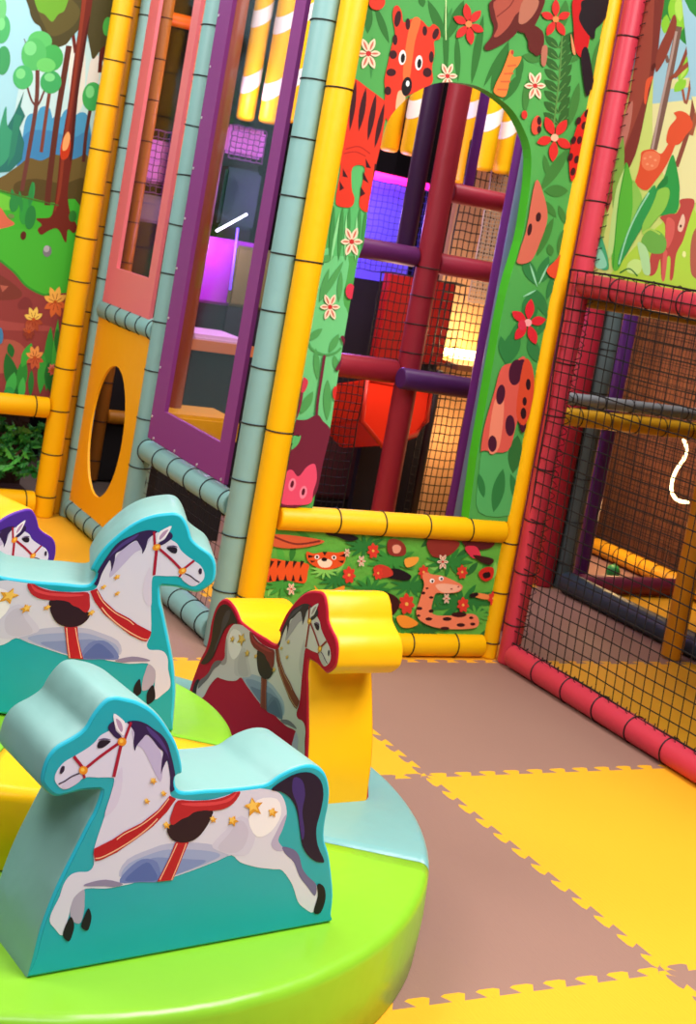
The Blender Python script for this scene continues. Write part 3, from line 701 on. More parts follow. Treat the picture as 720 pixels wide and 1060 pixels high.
# ---------------------------------------------------------------- lower jungle panel
LP = Panel((2.5, YF - 0.005, 0), (1, 0, 0), (0, -1, 0), 0.012)
LP.outline([(-0.42, 0.08), (0.515, 0.08), (0.515, 0.44), (-0.42, 0.44)], mat('#5fae3e', rough=0.5, bump=0.5, bscale=14), mat('#3f7a2e', rough=0.5))
P2, P3 = (5.143, 400, 500), (2.77, 180, 600)
rl = random.Random(3)
for k in range(46):
    x = rl.uniform(262, 520); y = rl.uniform(548, 662); a = rl.uniform(0, 6.28); L = rl.uniform(14, 30)
    LP.draw(rl.choice(['#2f7a2c', '#3f9438', '#86cc5c', '#4fa83c', '#2c6a30']), leaf(x, y, x + L * math.cos(a), y + L * 0.7 * math.sin(a), rl.uniform(4, 8)), None, False)
def palm(P, x, y, r, col, reg, n=11, ph=0):
    for k in range(n):
        a = 2 * PI * k / n + ph; P.draw(col, leaf(x, y, x + r * math.cos(a), y + r * 0.62 * math.sin(a), r * 0.17), reg, False)
for x, y, r, c in ((400,640,180,'#2c7a34'),(120,545,110,'#2c7a34'),(90,760,110,'#3a8a30'),(250,620,90,'#2c7a34'),(470,700,90,'#58aa40'),(330,420,130,'#2f8034'),(200,780,90,'#2c6a2c')): palm(LP, x, y, r, c, P2)
for x, y, r, c in ((590,340,90,'#2c7a34'),(700,400,110,'#3a8f38'),(470,480,80,'#2c7a34'),(250,500,90,'#3f9438'),(610,520,90,'#2f8034'),(420,440,60,'#86cc5c'),(400,560,70,'#2c7a34')): palm(LP, x, y, r, c, P1)
# tiger
LP.draw('#e0521e', [(180,395),(260,400),(350,412),(350,445),(340,490),(300,488),(250,478),(168,484)], P1)
for x in (195, 225, 258, 290, 320): LP.draw('#2e1410', [(x, 398), (x + 16, 402), (x - 2, 432)], P1, False); LP.draw('#2e1410', [(x - 8, 484), (x + 8, 484), (x, 455)], P1, False)
LP.draw('#e0521e', [(345,362),(375,370),(420,362),(470,366),(505,362),(506,392),(492,418),(440,436),(395,430),(352,402)], P1)
LP.draw('#f2d8b8', [(390,400),(420,390),(450,402),(440,425),(405,425)], P1); LP.draw('#1c0c0c', ell(418, 394, 12, 8), P1, False)
for x, y in ((388,384),(458,386)): LP.draw('#f6e8dc', ell(x, y, 10, 9), P1, False); LP.draw('#120c0c', ell(x, y, 5, 6), P1, False)
for p in ([(352,375),(380,382),(352,388)],[(358,398),(384,400),(366,408)],[(505,370),(478,380),(505,384)],[(500,398),(474,400),(494,410)],[(410,362),(420,380),(430,362)]): LP.draw('#2e1410', p, P1, False)
LP.draw('#cf5a34', [(200,290),(330,300),(420,320),(330,345),(230,345),(180,320)], P1); LP.draw('#7a2a20', stroke([(210,300),(300,330),(400,318)], 8), P1)
LP.draw('#d8402a', [(100,360),(0,0)][:1] + [(150,352),(120,380)], P1, False)
# toucans, monkeys
LP.draw('#1c1218', [(425,275),(500,282),(560,306),(520,318),(470,300),(430,292)], P1); LP.draw('#1c1218', [(0,458),(60,455),(125,490),(100,515),(0,500)], P2); LP.draw('#c83a2a', [(620,430),(650,415),(690,430),(700,460),(640,470)], P1)
LP.draw('#8c3026', [(5,300),(60,300),(95,335),(90,380),(30,385),(0,360)], P2); LP.draw('#e89a80', [(25,335),(50,325),(72,340),(60,368),(32,368)], P2)
LP.draw('#8c3026', [(215,300),(380,310),(330,380),(240,388)], P2); LP.draw('#5a1c20', [(400,300),(560,310),(540,345),(440,350)], P2); LP.draw('#d8344a', [(410,340),(470,335),(495,390),(450,395)], P2)
LP.draw('#3a1a18', [(455,380),(560,400),(545,432),(490,415)], P2)
LP.draw('#c8281e', [(485,470),(520,445),(562,450),(558,500),(520,520),(490,500)], P2); LP.draw('#241014', [(505,480),(540,470),(545,495),(515,505)], P2)
# red flowers, orange fruit, pale flowers
for x, y, r, reg in ((620,358,34,P1),(520,458,38,P1),(640,450,30,P1),(100,640,60,P2),(400,645,44,P2),(395,470,40,P2),(190,470,40,P2),(560,610,40,P2),(140,400,30,P1)): flower(LP, x, y, r, '#d83a2a', reg, 7, '#f0b050', 10, 0.5)
LP.draw('#f0902a', [(375,500),(400,525),(440,522),(500,502),(480,540),(400,545)], P1); LP.draw('#f0a03a', [(90,400),(160,390),(150,425),(100,445)], P2); LP.draw('#f0902a', [(45,710),(90,700),(160,740),(120,765),(70,760)], P2)
LP.draw('#f08a4a', [(450,580),(530,590),(530,615),(470,605)], P2); LP.draw('#241014', [(432,590),(470,578),(480,592),(450,605)], P2)
for x, y, r, reg in ((570,400,26,P1),(280,515,28,P1),(290,415,44,P2),(310,610,30,P2),(510,365,20,P1)): pflower(LP, x, y, r, reg)
# lion mane
LP.draw('#3a1410', [(510,50),(545,30),(600,32),(636,50),(640,75),(620,100),(580,105),(530,95)], P3); LP.draw('#b45a2c', [(540,55),(580,45),(615,58),(612,85),(560,92)], P3)
LP.draw('#7a2418', ell(600, 62, 9, 9), P3, False)
# giraffe
LP.draw('#ec8058', [(180,490),(200,470),(235,482),(290,490),(370,525),(395,548),(370,575),(300,582),(258,580),(240,610),(235,690),(340,700),(440,690),(478,715),(472,760),(400,772),(300,770),(210,750),(150,700),(165,620),(190,540)], P2)
LP.draw('#f4b090', [(250,540),(300,530),(385,545),(365,572),(290,578)], P2)
for x, y, a, b in ((185,580,12,8),(228,604,12,7),(165,662,16,9),(228,676,14,9),(215,718,18,9),(312,718,24,10),(375,695,40,14),(385,750,22,10),(300,768,24,9),(448,745,14,8),(440,712,12,7),(205,555,8,5),(160,700,10,6)): LP.draw('#3a1414', ell(x, y, a, b), P2, False)
for x, y in ((232,515),(280,503)): LP.draw('#f8f0e4', ell(x, y, 13, 12), P2, False); LP.draw('#181010', ell(x + 2, y + 2, 6, 7), P2, False)
for x, y in ((335,558),(372,547)): LP.draw('#8c3028', ell(x, y, 6, 4), P2, False)
e = empty('lower_panel', (2.5, YF, 0.085)); tag(e, 'wrinkled jungle printed sheet with tiger and giraffe between two yellow rails', 'panel')
LP.build('printed_sheet', e)

# ---------------------------------------------------------------- forest mural at the left
FM = Panel((1.4, 5.87, 0.5), (1, 0, 0), (0, -1, 0), 0.02)
FM.outline([(-0.9, 0.0), (0.44, 0.0), (0.44, 2.2), (-0.9, 2.2)], ink('#a5dbe6'), ink('#6fa9b5'))
M1, M5 = (4, 0, 0), (4, 0, 265)
S5 = (4.4167, 0, 180)
FM.draw('#c4e6e6', [(150,200),(420,200),(400,480),(330,640),(110,640),(60,480)], M1)
FM.draw('#e6e6da', [(300,180),(350,200),(345,420),(300,470),(285,300)], M1); FM.draw('#e6e2da', [(380,240),(415,250),(390,420),(350,440),(360,330)], M1)
for x0, x1, t in ((100,160,470),(150,215,440),(200,270,480),(250,320,450),(300,370,465)): FM.draw('#4a9cc8', [(x0-10,720),(x0,t+50),((x0+x1)/2,t),(x1,t+40),(x1+10,720)], M1)
FM.draw('#3f86b8', [(100,560),(200,540),(300,570),(370,550),(370,720),(90,720)], M1)
FM.draw('#6c5a2c', [(-60,740),(0,735),(70,690),(120,655),(170,665),(230,640),(300,660),(370,655),(370,900),(-60,830)], M1)
FM.draw('#54461f', [(60,760),(150,740),(260,760),(350,740),(350,860),(200,870),(80,820)], M1)
FM.draw('#3fb02e', [(-60,770),(0,785),(50,800),(130,820),(220,840),(330,850),(330,1200),(-60,1200)], M1)
FM.draw('#6cc83c', [(-60,790),(0,800),(60,830),(40,870),(-60,850)], M1)
FM.draw('#d0684c', [(-60,830),(0,858),(30,900),(60,925),(40,938),(0,948),(-60,960)], M1)
FM.draw('#8c3c3a', [(-80,-60),(0,5),(40,50),(90,110),(180,160),(300,150),(300,600),(-80,600)], M5, False)
FM.draw('#45b432', [(-60,-100),(60,-110),(290,-100),(300,40),(280,130),(215,150),(180,158),(110,120),(60,65),(0,15),(-60,-20)], M5)
FM.draw('#2f8f2c', stroke([(0,18),(60,68),(110,124),(180,160),(215,152)], 9), M5)
FM.draw('#78382e', [(-60,60),(20,90),(90,150),(60,180),(-60,170)], M5); FM.draw('#a85848', [(-60,360),(60,350),(120,420),(60,480),(-60,470)], M5); FM.draw('#b0604e', [(0,120),(35,125),(10,150)], M5, False)
FM.draw('#7c3434', [(75,195),(100,170),(125,180),(132,215),(80,220)], M5); FM.draw('#a04a46', [(-60,260),(60,275),(200,290),(200,310),(-60,300)], M5)
for t in (([(205,380),(190,480),(170,630)],14,'#7a4030'),([(285,190),(262,330),(235,500),(205,740),(195,850)],24,'#5e2c1e'),([(100,160),(150,300)],3,'#5e2c1e'),([(155,290),(150,430),(120,620),(90,790)],17,'#6a3a30'),([(185,370),(165,420),(148,445)],8,'#6a3a30'),([(110,350),(128,410),(148,440)],8,'#6a3a30'),([(375,440),(355,560),(345,670)],14,'#5a2a24'),([(280,10),(300,130),(312,220)],14,'#6a2218'),([(385,-20),(392,100),(430,170),(420,250)],16,'#5e1e16'),([(470,-20),(430,120),(412,300)],16,'#5e1e16')):
    FM.draw(t[2], stroke(t[0], t[1]), M1, False)
for p in ([(122,40),(130,-60),(480,-60),(480,40),(450,110),(440,180),(420,200),(385,245),(372,200),(350,110),(300,150),(270,185),(215,195),(180,150),(165,110),(140,90)],): FM.draw('#4a4422', p, M1)
FM.draw('#5c5428', [(150,0),(260,-20),(330,40),(300,110),(220,150),(180,100)], M1); FM.draw('#6aa830', [(150,-30),(275,-30),(268,40),(240,60),(215,90),(185,60),(155,40)], M1)
for x, y, a, b, c in ((165,170,50,42,'#5cc46a'),(215,240,46,55,'#45b058'),(140,225,52,68,'#55bc66'),(210,340,44,48,'#3faa60'),(95,320,42,50,'#4cb86c'),(190,270,40,30,'#6ccf6c'),(382,400,42,60,'#3fae58'),(8,120,34,60,'#4cb46a'),(0,40,26,60,'#6cc87a'),(12,250,30,60,'#3f9f60'),(445,110,20,40,'#4cae48')): FM.draw(c, ell(x, y, a, b, 5), M1, False)
for x, y, a, b in ((125,200,26,30),(205,320,22,18),(85,305,20,22),(372,380,18,26),(5,100,16,26)): FM.draw('#7ad888', ell(x, y, a, b, 5), M1, False)
for p in ([(100,375),(85,440),(104,480),(80,530),(100,590),(90,660),(40,710),(-60,720),(-60,560),(20,540),(60,470)],): FM.draw('#2a7468', p, M1, False)
FM.draw('#3a9a72', [(25,440),(5,500),(-10,560),(-40,640),(-60,700),(0,690),(40,640),(60,560),(30,520)], M1); FM.draw('#2f8468', [(60,470),(90,480),(60,640),(30,690)], M1, False)
TR = '#6e2418'
FM.draw(TR, [(345,-40),(385,-40),(352,200),(322,400),(300,640),(280,790),(290,880),(318,935),(305,965),(280,950),(272,1005),(248,960),(230,945),(200,955),(170,972),(155,950),(172,930),(150,905),(205,900),(222,860),(236,760),(250,620),(280,440),(305,250),(330,80)], M1)
FM.draw('#8c3620', [(345,-40),(360,-40),(330,200),(298,440),(268,640),(250,800),(225,880),(240,780),(258,620),(286,440),(312,250)], M1); FM.draw('#4c1812', [(372,60),(352,200),(322,400),(300,640),(288,640),(310,400),(340,200)], M1)
FM.draw('#c83a14', [(285,545),(292,600),(280,650),(255,660),(248,620),(262,570)], M1); FM.draw('#f0a868', [(280,545),(290,570),(278,615),(258,622),(262,575)], M1)
for x, y, a, b, c in ((105,870,24,60,'#2f9a3c'),(58,840,20,38,'#2a8a40'),(125,900,22,50,'#25803a'),(132,800,10,46,'#2f9a4c'),(300,895,16,24,'#2c7a2c'),(96,975,12,18,'#5a2018'),(195,1040,18,24,'#7a7a80'),(192,1030,12,14,'#b0aeb4'),(45,895,14,10,'#6a8a4a')): FM.draw(c, ell(x, y, a, b, 8), M1, False)
leaves(FM, '#2a8a40', [(60,860,48,780,20),(120,860,134,750,20),(90,880,80,790,18)], M1)
FM.draw('#4a6a2a', stroke([(0,790),(120,822),(240,850)], 5), M1)
for q in ((25,400,70,590,'#1f6a2c',60),(50,420,38,360,'#1f6a2c',30),(100,420,80,570,'#2a8a34',46),(130,360,90,460,'#3aa83c',40),(210,290,190,560,'#2f8f34',40),(240,260,215,560,'#45b040',26),(180,400,165,570,'#3aa03c',36),(60,480,30,590,'#3fae4c',44),(95,500,85,600,'#45b850',30),(130,470,125,580,'#2a7a34',24),(200,440,205,560,'#1f6a2c',40),(235,300,250,430,'#2a7a30',36),(15,560,60,560,'#2f9a4a',40)): FM.draw(q[4], leaf(q[0], q[1], q[2], q[3], q[5]), M5, False)
def mflower(x, y, r, reg, c1, c2):
    for k in range(8):
        a = math.radians(20 + 45 * k); FM.draw(c1 if math.sin(a) < 0.2 else c2, leaf(x, y, x + r * 0.8 * math.cos(a), y + r * 1.1 * math.sin(a), r * 0.42), reg, False)
        FM.draw('#8c2c18', stroke([(x + r * .1 * math.cos(a), y + r * .1 * math.sin(a)), (x + r * 0.45 * math.cos(a), y + r * 0.6 * math.sin(a))], 2.5), reg, False)
    FM.draw('#b8501c', ell(x, y, 7, 7), reg, False)
mflower(228, 190, 62, M5, '#f0b450', '#d86a34'); mflower(138, 262, 50, M5, '#ecca5c', '#a84a2c'); mflower(143, 420, 48, M5, '#e89a50', '#c05a38'); mflower(215, 470, 24, M5, '#e87a6a', '#d05a48'); mflower(118,312,34,M5,'#b4583a','#8c3c2c')
FM.draw('#3f7fae', ell(0, 330, 12, 34), M5, False)
e = empty('forest_mural', (1.4, 5.87, 0.5)); tag(e, 'printed cartoon forest mural left of the yellow corner post', 'mural')
FM.build('printed_board', e)

# ---------------------------------------------------------------- mural over the red rail at the right
GM = Panel((3.115, 3.4, 1.43), (0, -1, 0), (-1, 0, 0), 0.015)
GM.outline([(-0.56, 0.0), (1.5, 0.0), (1.5, 1.27), (-0.56, 1.27)], ink('#c9dc7a'), ink('#7a9a4a'))
N6, N4 = (6, 600, 130), (4, 540, 0)
GM.draw('#8cc4d8', [(420,-60),(520,-60),(480,200),(440,380),(380,420),(360,400),(400,200)], N4, False)
GM.draw('#9cc8dc', [(560,-60),(820,-60),(820,440),(540,440)], N4, False)
GM.draw('#e4e0a4', [(540,430),(820,400),(820,840),(640,840),(540,620)], N4, False)
GM.draw('#dcd8a0', stroke([(600,350),(820,330)], 40), N4, False)
leaves(GM, '#2f8a3c', [(590,-40,600,110,60),(700,100,820,60,60),(480,60,470,110,24),(640,90,720,200,60),(690,140,800,220,60)], N4)
leaves(GM, '#8ed03c', [(640,-40,660,130,90),(700,-40,700,70,60),(650,340,690,230,44),(630,380,680,330,40),(600,60,590,140,36)], N4)
leaves(GM, '#b4e060', [(650,-20,655,90,40),(655,330,690,260,16)], N4)
for t in (([(650,110),(625,240),(590,420),(545,620)],28,'#7a5a50'),([(640,130),(615,260),(575,440),(540,620)],10,'#b49a94'),([(690,190),(650,290),(610,330)],14,'#8c4434'),([(720,240),(660,290),(630,320)],18,'#9a4c38'),([(720,330),(700,500),(640,690)],18,'#8a4a3c'),([(665,370),(680,430),(700,330)],10,'#a05a44'),([(598,230),(605,260)],14,'#7a5a50'),([(420,360),(400,440),(392,520)],24,'#8a5c40'),([(800,300),(740,420),(700,560)],18,'#a0583c')): GM.draw(t[2], stroke(t[0], t[1]), N4, False)
GM.draw('#96483a', [(498,-60),(590,-60),(572,120),(556,260),(520,420),(470,640),(400,760),(345,900),(350,820),(370,640),(430,470),(465,280),(488,100)], N4)
GM.draw('#7c3630', [(555,-60),(590,-60),(574,120),(556,260),(520,420),(470,640),(400,760),(420,640),(500,420),(535,260)], N4)
GM.draw('#b8786a', [(430,470),(460,420),(445,540),(400,680),(360,760),(368,650)], N4)
GM.draw('#8c4034', [(630,60),(640,110),(600,230),(556,300),(560,220),(600,130)], N4)
GM.draw('#5a2420', ell(545, 278, 8, 18, 20), N4, False); GM.draw('#e05a38', [(545,318),(525,370),(516,428),(506,420),(512,350),(522,325)], N4)
# green undergrowth
leaves(GM, '#7cae4a', [(380,520,330,900,50),(420,560,380,900,40)], N4)
GM.draw('#58a048', [(150,180),(215,60),(230,40),(215,200),(170,380),(110,560),(80,640),(90,500)], N6); GM.draw('#9ac85a', [(80,600),(130,420),(165,520),(160,640),(90,860),(20,880),(30,760)], N6)
GM.draw('#2f9a48', [(470,400),(520,330),(560,210),(585,190),(615,330),(620,420),(600,540),(500,560),(400,560)], N6); GM.draw('#23803c', [(480,380),(540,310),(545,360),(500,390)], N6)
GM.draw('#b0d848', [(600,540),(720,540),(760,1000),(200,1000),(300,800)], N6)
# giraffe and calf
OR = '#dc5434'
GM.draw(OR, [(385,165),(420,150),(460,150),(505,175),(540,130),(575,60),(600,-20),(640,-60),(690,-40),(700,10),(650,70),(600,110),(570,180),(530,260),(480,330),(420,400),(370,385),(345,350),(365,280),(378,210)], N6)
GM.draw('#e87a54', [(400,170),(460,160),(500,190),(480,260),(420,280),(385,240)], N6); GM.draw('#b8402c', ell(608, 80, 7, 12), N6, False)
for x, y in ((405,205),(440,195),(470,215),(420,240),(450,250)): GM.draw('#f09a74', ell(x, y, 9, 7), N6, False)
GM.draw(OR, [(635,465),(660,460),(690,475),(700,500),(680,560),(660,590),(640,600),(600,590),(610,530),(640,490),(630,470)], N4)
GM.draw('#b84a44', [(625,460),(700,455),(712,490),(690,560),(665,640),(640,720),(600,800),(580,945),(560,950),(565,830),(545,820),(530,950),(508,950),(500,830),(480,900),(455,930),(430,920),(450,780),(520,760),(530,620),(500,570),(560,550),(600,545),(625,500)], N6)
GM.draw('#d4605a', [(520,790),(545,790),(530,950),(510,950)], N6); GM.draw('#d4605a', [(540,580),(590,600),(580,700),(540,760)], N6)
GM.draw('#e8c0a8', [(640,550),(655,590),(640,650),(620,660),(610,630)], N6); GM.draw('#4a1c1c', ell(628, 625, 7, 9), N6, False)
GM.draw('#b06050', [(690,740),(720,640),(780,640),(780,960),(720,950),(690,900)], N6)
# big leaves in front
GM.draw('#58b83c', [(292,228),(320,320),(345,420),(330,560),(300,700),(250,880),(205,890),(200,760),(215,600),(240,420),(265,300)], N6)
GM.draw('#b8e08a', [(285,260),(250,420),(230,600),(205,790),(175,820),(185,680),(210,500),(235,370)], N6)
GM.draw('#3a9a34', stroke([(290,235),(250,430),(228,620),(208,880)], 7), N6)
GM.draw('#8cc858', [(330,340),(375,410),(385,470),(350,540),(310,660),(330,500)], N6)
GM.draw('#2f9a50', [(465,370),(470,440),(430,560),(360,680),(290,800),(240,880),(245,800),(290,680),(350,540),(400,450)], N6)
GM.draw('#9adcb4', stroke([(430,420),(350,560),(290,700),(245,860)], 10), N6)
GM.draw('#8cc850', [(490,400),(545,385),(560,430),(530,520),(470,590),(400,680),(390,620),(440,520),(470,450)], N6)
GM.draw('#6cae4a', [(400,680),(440,650),(500,660),(540,720),(520,790),(440,790),(385,730)], N6); GM.draw('#a8d05a', stroke([(395,670),(440,645),(500,675)], 12), N6)
GM.draw('#3fae78', [(80,580),(120,650),(160,760),(180,890),(110,880),(80,800),(85,700)], N6); GM.draw('#8cdcb8', [(95,740),(140,780),(170,870),(120,890),(90,850)], N6)
GM.draw('#c8ec8a', [(300,860),(340,830),(390,850),(370,920),(300,910)], N6); GM.draw('#b0e0a0', [(360,730),(400,740),(430,800),(440,920),(400,920),(380,840)], N6)
GM.draw('#2a7a34', stroke([(250,915),(310,890),(360,935)], 8), N6); GM.draw('#e8f0a0', ell(650, 800, 12, 20), N6, False)
# the mural runs on towards the front of the bay and up
rx = random.Random(5)
GM.draw('#9cc8dc', [(640,-260),(1500,-260),(1500,60),(900,95),(716,100),(700,-60)], None, False); GM.draw('#e4e0a4', [(716,100),(900,95),(1500,60),(1500,330),(900,230),(745,215)], None, False)
for x in (770, 850, 960, 1090, 1240):
    GM.draw(rx.choice(['#96483a', '#7a5a50', '#8c4034']), [(x, -260), (x + 26, -260), (x + 10, 120), (x + 22, 290), (x - 40, 290), (x - 12, 120)], None)
    for k in range(6): GM.draw(rx.choice(['#2f8a3c', '#8ed03c', '#58b83c']), ell(x + rx.uniform(-60, 70), rx.uniform(-240, -20), rx.uniform(22, 44), rx.uniform(26, 52)), None, False)
for k in range(46):
    x = rx.uniform(735, 1450); y = 300 + (x - 720) * 0.17
    GM.draw(rx.choice(['#58b83c', '#2f9a50', '#8cc850', '#3fae78']), leaf(x, y + 30, x + rx.uniform(-18, 30), y - rx.uniform(40, 110), 22), None, False)
e = empty('animal_mural', (3.115, 3.4, 1.43)); tag(e, 'printed mural of a giraffe and trees above the red rail at right', 'mural')
GM.build('printed_board', e)

# ---------------------------------------------------------------- plant bed
def plant(label, cx, cy, n, seed, sx=0.3, sz=0.32):
    r = random.Random(seed); e = empty('ivy_plant', (cx, cy, 0.02)); tag(e, label, 'plant')
    cols = [mat('#2f8a34', rough=0.45), mat('#1f6628', rough=0.45), mat('#5cc04c', rough=0.45), mat('#3f7a34', rough=0.5)]
    bs = bmesh.new(); bm = bmesh.new()
    for k in range(7):
        a = r.uniform(-0.8, 0.8); h = r.uniform(0.15, sz)
        add_tube(bs, [(cx, cy, 0.02), (cx + a * sx * 0.5, cy + r.uniform(-.03, .03), 0.02 + h * 0.6), (cx + a * sx, cy + r.uniform(-.06, .04), 0.02 + h)], 0.004, 6)
    for k in range(n):
        P = Vector((cx + r.uniform(-sx, sx), cy + r.uniform(-0.07, 0.06), r.uniform(0.14, 0.02 + sz + 0.04)))
        L = r.uniform(0.05, 0.085); az = r.uniform(0, 2 * PI); el = r.uniform(-0.9, 0.5)
        d = Vector((math.cos(az) * math.cos(el), math.sin(az) * math.cos(el), math.sin(el))); u, v = frame_of(d)
        rot = r.uniform(0, PI); q = (u * math.cos(rot) + v * math.sin(rot)); nn = d.cross(q)
        prof = [(0, 0), (.15, .2), (.3, .16), (.38, .42), (.5, .2), (.7, .26), (.78, .12), (1, 0)]
        mid = [bm.verts.new(P + d * L * t - nn * 0.006 * math.sin(PI * t)) for t, w in prof]
        for sgn in (1, -1):
            ed = [mid[0]] + [bm.verts.new(P + d * L * (t + (.06 if w > .3 else 0)) + q * sgn * w * L + nn * 0.004) for t, w in prof[1:-1]] + [mid[-1]]
            mi = r.choice([0, 0, 1, 2, 3])
            for i in range(len(prof) - 1):
                vs = [mid[i], mid[i + 1], ed[i + 1], ed[i]]; vs = list(dict.fromkeys(vs))
                if len(vs) >= 3: bm.faces.new(vs).material_index = mi
    link('stems', mesh_of(bs), e, [mat('#5a3420', rough=0.7)]); link('leaves', mesh_of(bm), e, cols)
plant('leafy green ivy filling the bed beside the yellow corner post', 1.66, 5.98, 170, 3, 0.2)
plant('leafy green ivy at the far left edge of the plant bed', 1.25, 5.98, 170, 4, 0.2)
bm = bmesh.new(); add_box(bm, (0.5, 5.86, 0.0), (1.84, 6.12, 0.06)); add_box(bm, (0.5, 6.12, 0.0), (1.84, 6.15, 0.52))
o = link('plant_trough', mesh_of(bm), None, [mat('#3a2418', rough=0.9, bump=0.6, bscale=40)]); tag(o, 'dark brown trough holding the ivy behind the low yellow rail', 'trough')

# ---------------------------------------------------------------- big net at the right
net('safety_net', 'large black safety net laced between the two red rails at right', (3.072, 3.975, 0.088), (0, -1.9, 0), (-0.045, 0, 1.36), 42, 30, w=0.0044,
    lace=[((3.112, 3.949, 0.1), (3.112, 3.949, 2.7), 66, 0.012), ((3.068, 3.94, 0.09), (3.068, 2.1, 0.09), 40, 0.010), ((3.075, 3.94, 1.445), (3.075, 2.4, 1.445), 12, 0.008)])

# ---------------------------------------------------------------- inside, behind the net
X2 = onz(573, 612).x
print('X2', X2, onz(573, 612), onz(689, 683), onz(699, 684))
YC = onz(573, 612).y
DX = 3.97
DB = onz(699, 684)
rail('dark slate padded rail on the floor behind the black net', (4.06, 4.93, 0.05), (4.06, 2.6, 0.05), 0.05, pad('#2c3c46'), None)
post('mustard yellow padded post standing behind the net at the right edge', DB.x, DB.y + 0.03, 0.042, pad('#d08a14'), z1=1.0 - 0.06, tie=None)
post('slate padded post at the corner of the dark floor rail', ony(609, 460, 5.0).x, 5.0, 0.042, pad('#56686a'), z1=2.6, tie=(0.12, 0.2))
post('wide dark red padded post beside the slate post behind the net', ony(591, 460, 5.03).x - 0.01, 5.03, 0.046, pad('#b02238'), z1=2.6)
post('violet padded post right of the slate post behind the net', ony(625, 460, 5.05).x + .01, 5.05, 0.034, pad('#5a2a7a'), z1=2.6)
post('slim plum padded post close behind the red net corner post', 3.35, 4.35, 0.035, pad('#8c2c5a'), z1=2.6)
post('thin orange padded post edging the brown net wall', 4.84, 5.80, 0.03, pad('#d88a1c'), z1=2.6)
a = ony(582, 407, 4.86); b = ony(722, 428, 4.86)
rail('grey padded rail of the deck behind the net', (3.33, 4.52, 0.93), (4.86, 4.52, 0.93), 0.026, pad('#96a0a8'), (0.1, 0.15))
rail('mustard yellow padded rail under the grey deck rail behind the net', (3.33, 4.50, 0.86), (4.86, 4.50, 0.86), 0.038, pad('#e6b022'), (0.12, 0.15))
rail('ochre padded rail behind the upper red rail', (3.30, 4.3, 1.335), (4.86, 4.3, 1.335), 0.022, pad('#b08a2c'), None)
rail('maroon padded rail on the floor behind the dark slate rail', (4.14, 4.93, 0.045), (4.86, 4.93, 0.045), 0.042, pad('#6e2440'), None)
p = onz(611, 574, 0.05); q = onz(694, 601, 0.05)
rail('yellow padded rail lit warm at the foot of the brown net wall', (4.80, 5.75, 0.05), (4.80, 3.5, 0.05), 0.042, pad('#e0a018'), (0.1, 0.1))
# netted wall, warm light
e = empty('netted_wall', (5.0, 4.5, 0)); tag(e, 'brown wall panel behind layered nets at right', 'wall panel')
bm = bmesh.new(); add_box(bm, (5.0, 2.6, 0.0), (5.04, 6.3, 2.9)); link('backing_board', mesh_of(bm), e, [mat('#7a4a30', rough=0.7, var=0.25)])
net('wall_net', 'fine dark net in front of the brown wall panel', (4.95, 6.2, 0.0), (0, -3.2, 0), (0, 0, 1.35), 60, 34, w=0.005, mt=mat('#3a2014', rough=0.8))
net('wall_net', 'second loose dark net hanging closer to the slate post', (4.88, 5.72, 0.1), (0, -2.6, 0), (0, 0, 1.25), 48, 26, w=0.004, mt=mat('#24140e', rough=0.8), sag=0.03)
# curved neon tube
pts = [onx(560 + x / 4.075, 440 + y / 4.075, 4.82) for x, y in sm([(600,60),(612,100),(600,145),(575,180),(556,220),(548,265),(558,300),(582,320),(618,326)], 6, False)]
bm = bmesh.new(); add_tube(bm, pts, 0.008, 10); e = empty('light_tube', pts[0]); tag(e, 'glowing curved light tube hanging behind the net at right', 'light'); link('glowing_tube', mesh_of(bm), e, [mat('#fff2d8', emit='#ffd694', es=6.0)])
bm = bmesh.new(); add_tube(bm, [pts[0], (pts[0].x, pts[0].y, 1.362)], 0.002, 5); link('cord', mesh_of(bm), e, [NETM])
# green ball
c = onz(634, 592, 0.035)
e = empty('play_ball', (c.x, c.y, 0)); tag(e, 'small green ball on the floor behind the net', 'ball')
bm = bmesh.new(); bmesh.ops.create_uvsphere(bm, u_segments=24, v_segments=14, radius=0.036)
for f in bm.faces: f.smooth = True
bmesh.ops.translate(bm, verts=bm.verts[:], vec=(c.x, c.y, 0.036)); link('shell', mesh_of(bm), e, [mat('#2f9a4c', rough=0.35)])
bm = bmesh.new(); add_tube(bm, [(c.x, c.y, 0.004), (c.x + 0.0001, c.y, 0.0735)], 0.007, 8); link('valve', mesh_of(bm), e, [mat('#2a7a3c')])

# ---------------------------------------------------------------- inside, seen through the arch
YI = 5.0
post('dark red padded post standing in the middle of the arch opening', 3.062, 4.98, 0.05, MAROON, z1=2.6, tie=(0.99, 0.12, 1.36))
post('dark purple padded post just left of the dark red arch post', 2.985, 5.06, 0.04, pad('#3c1c46'), z0=1.40, z1=2.6)
post('purple padded post at the right edge of the arch opening', ony(528, 215, 4.5).x, 4.5, 0.028, pad('#7a2f96'), z1=2.6)
post('lavender padded post hugging the green edge of the arch', ony(537, 215, 4.36).x, 4.36, 0.028, pad('#7f9cc0'), z1=2.6)
rail('purple padded rail high at the left of the arch opening', (2.62, YI, 1.385), (3.01, YI, 1.385), 0.042, pad('#6a2a6a'))
rail('dark red padded rail high at the right of the arch opening', (3.115, YI, 1.375), (3.5, YI, 1.375), 0.045, pad('#a82a44'))
rail('dark red padded rail at the left of the arch post, under the red mat', (2.55, YI, 0.90), (3.01, YI, 0.90), 0.05, MAROON)
rail('purple padded rail at the right of the arch post', (2.965, 4.875, 0.89), (3.6, 4.875, 0.875), 0.045, pad('#4c1f5c'))
rail('dark red padded step rail near the top of the arch opening', (3.12, 5.0, 1.675), (3.5, 5.0, 1.675), 0.042, pad('#a02038'))
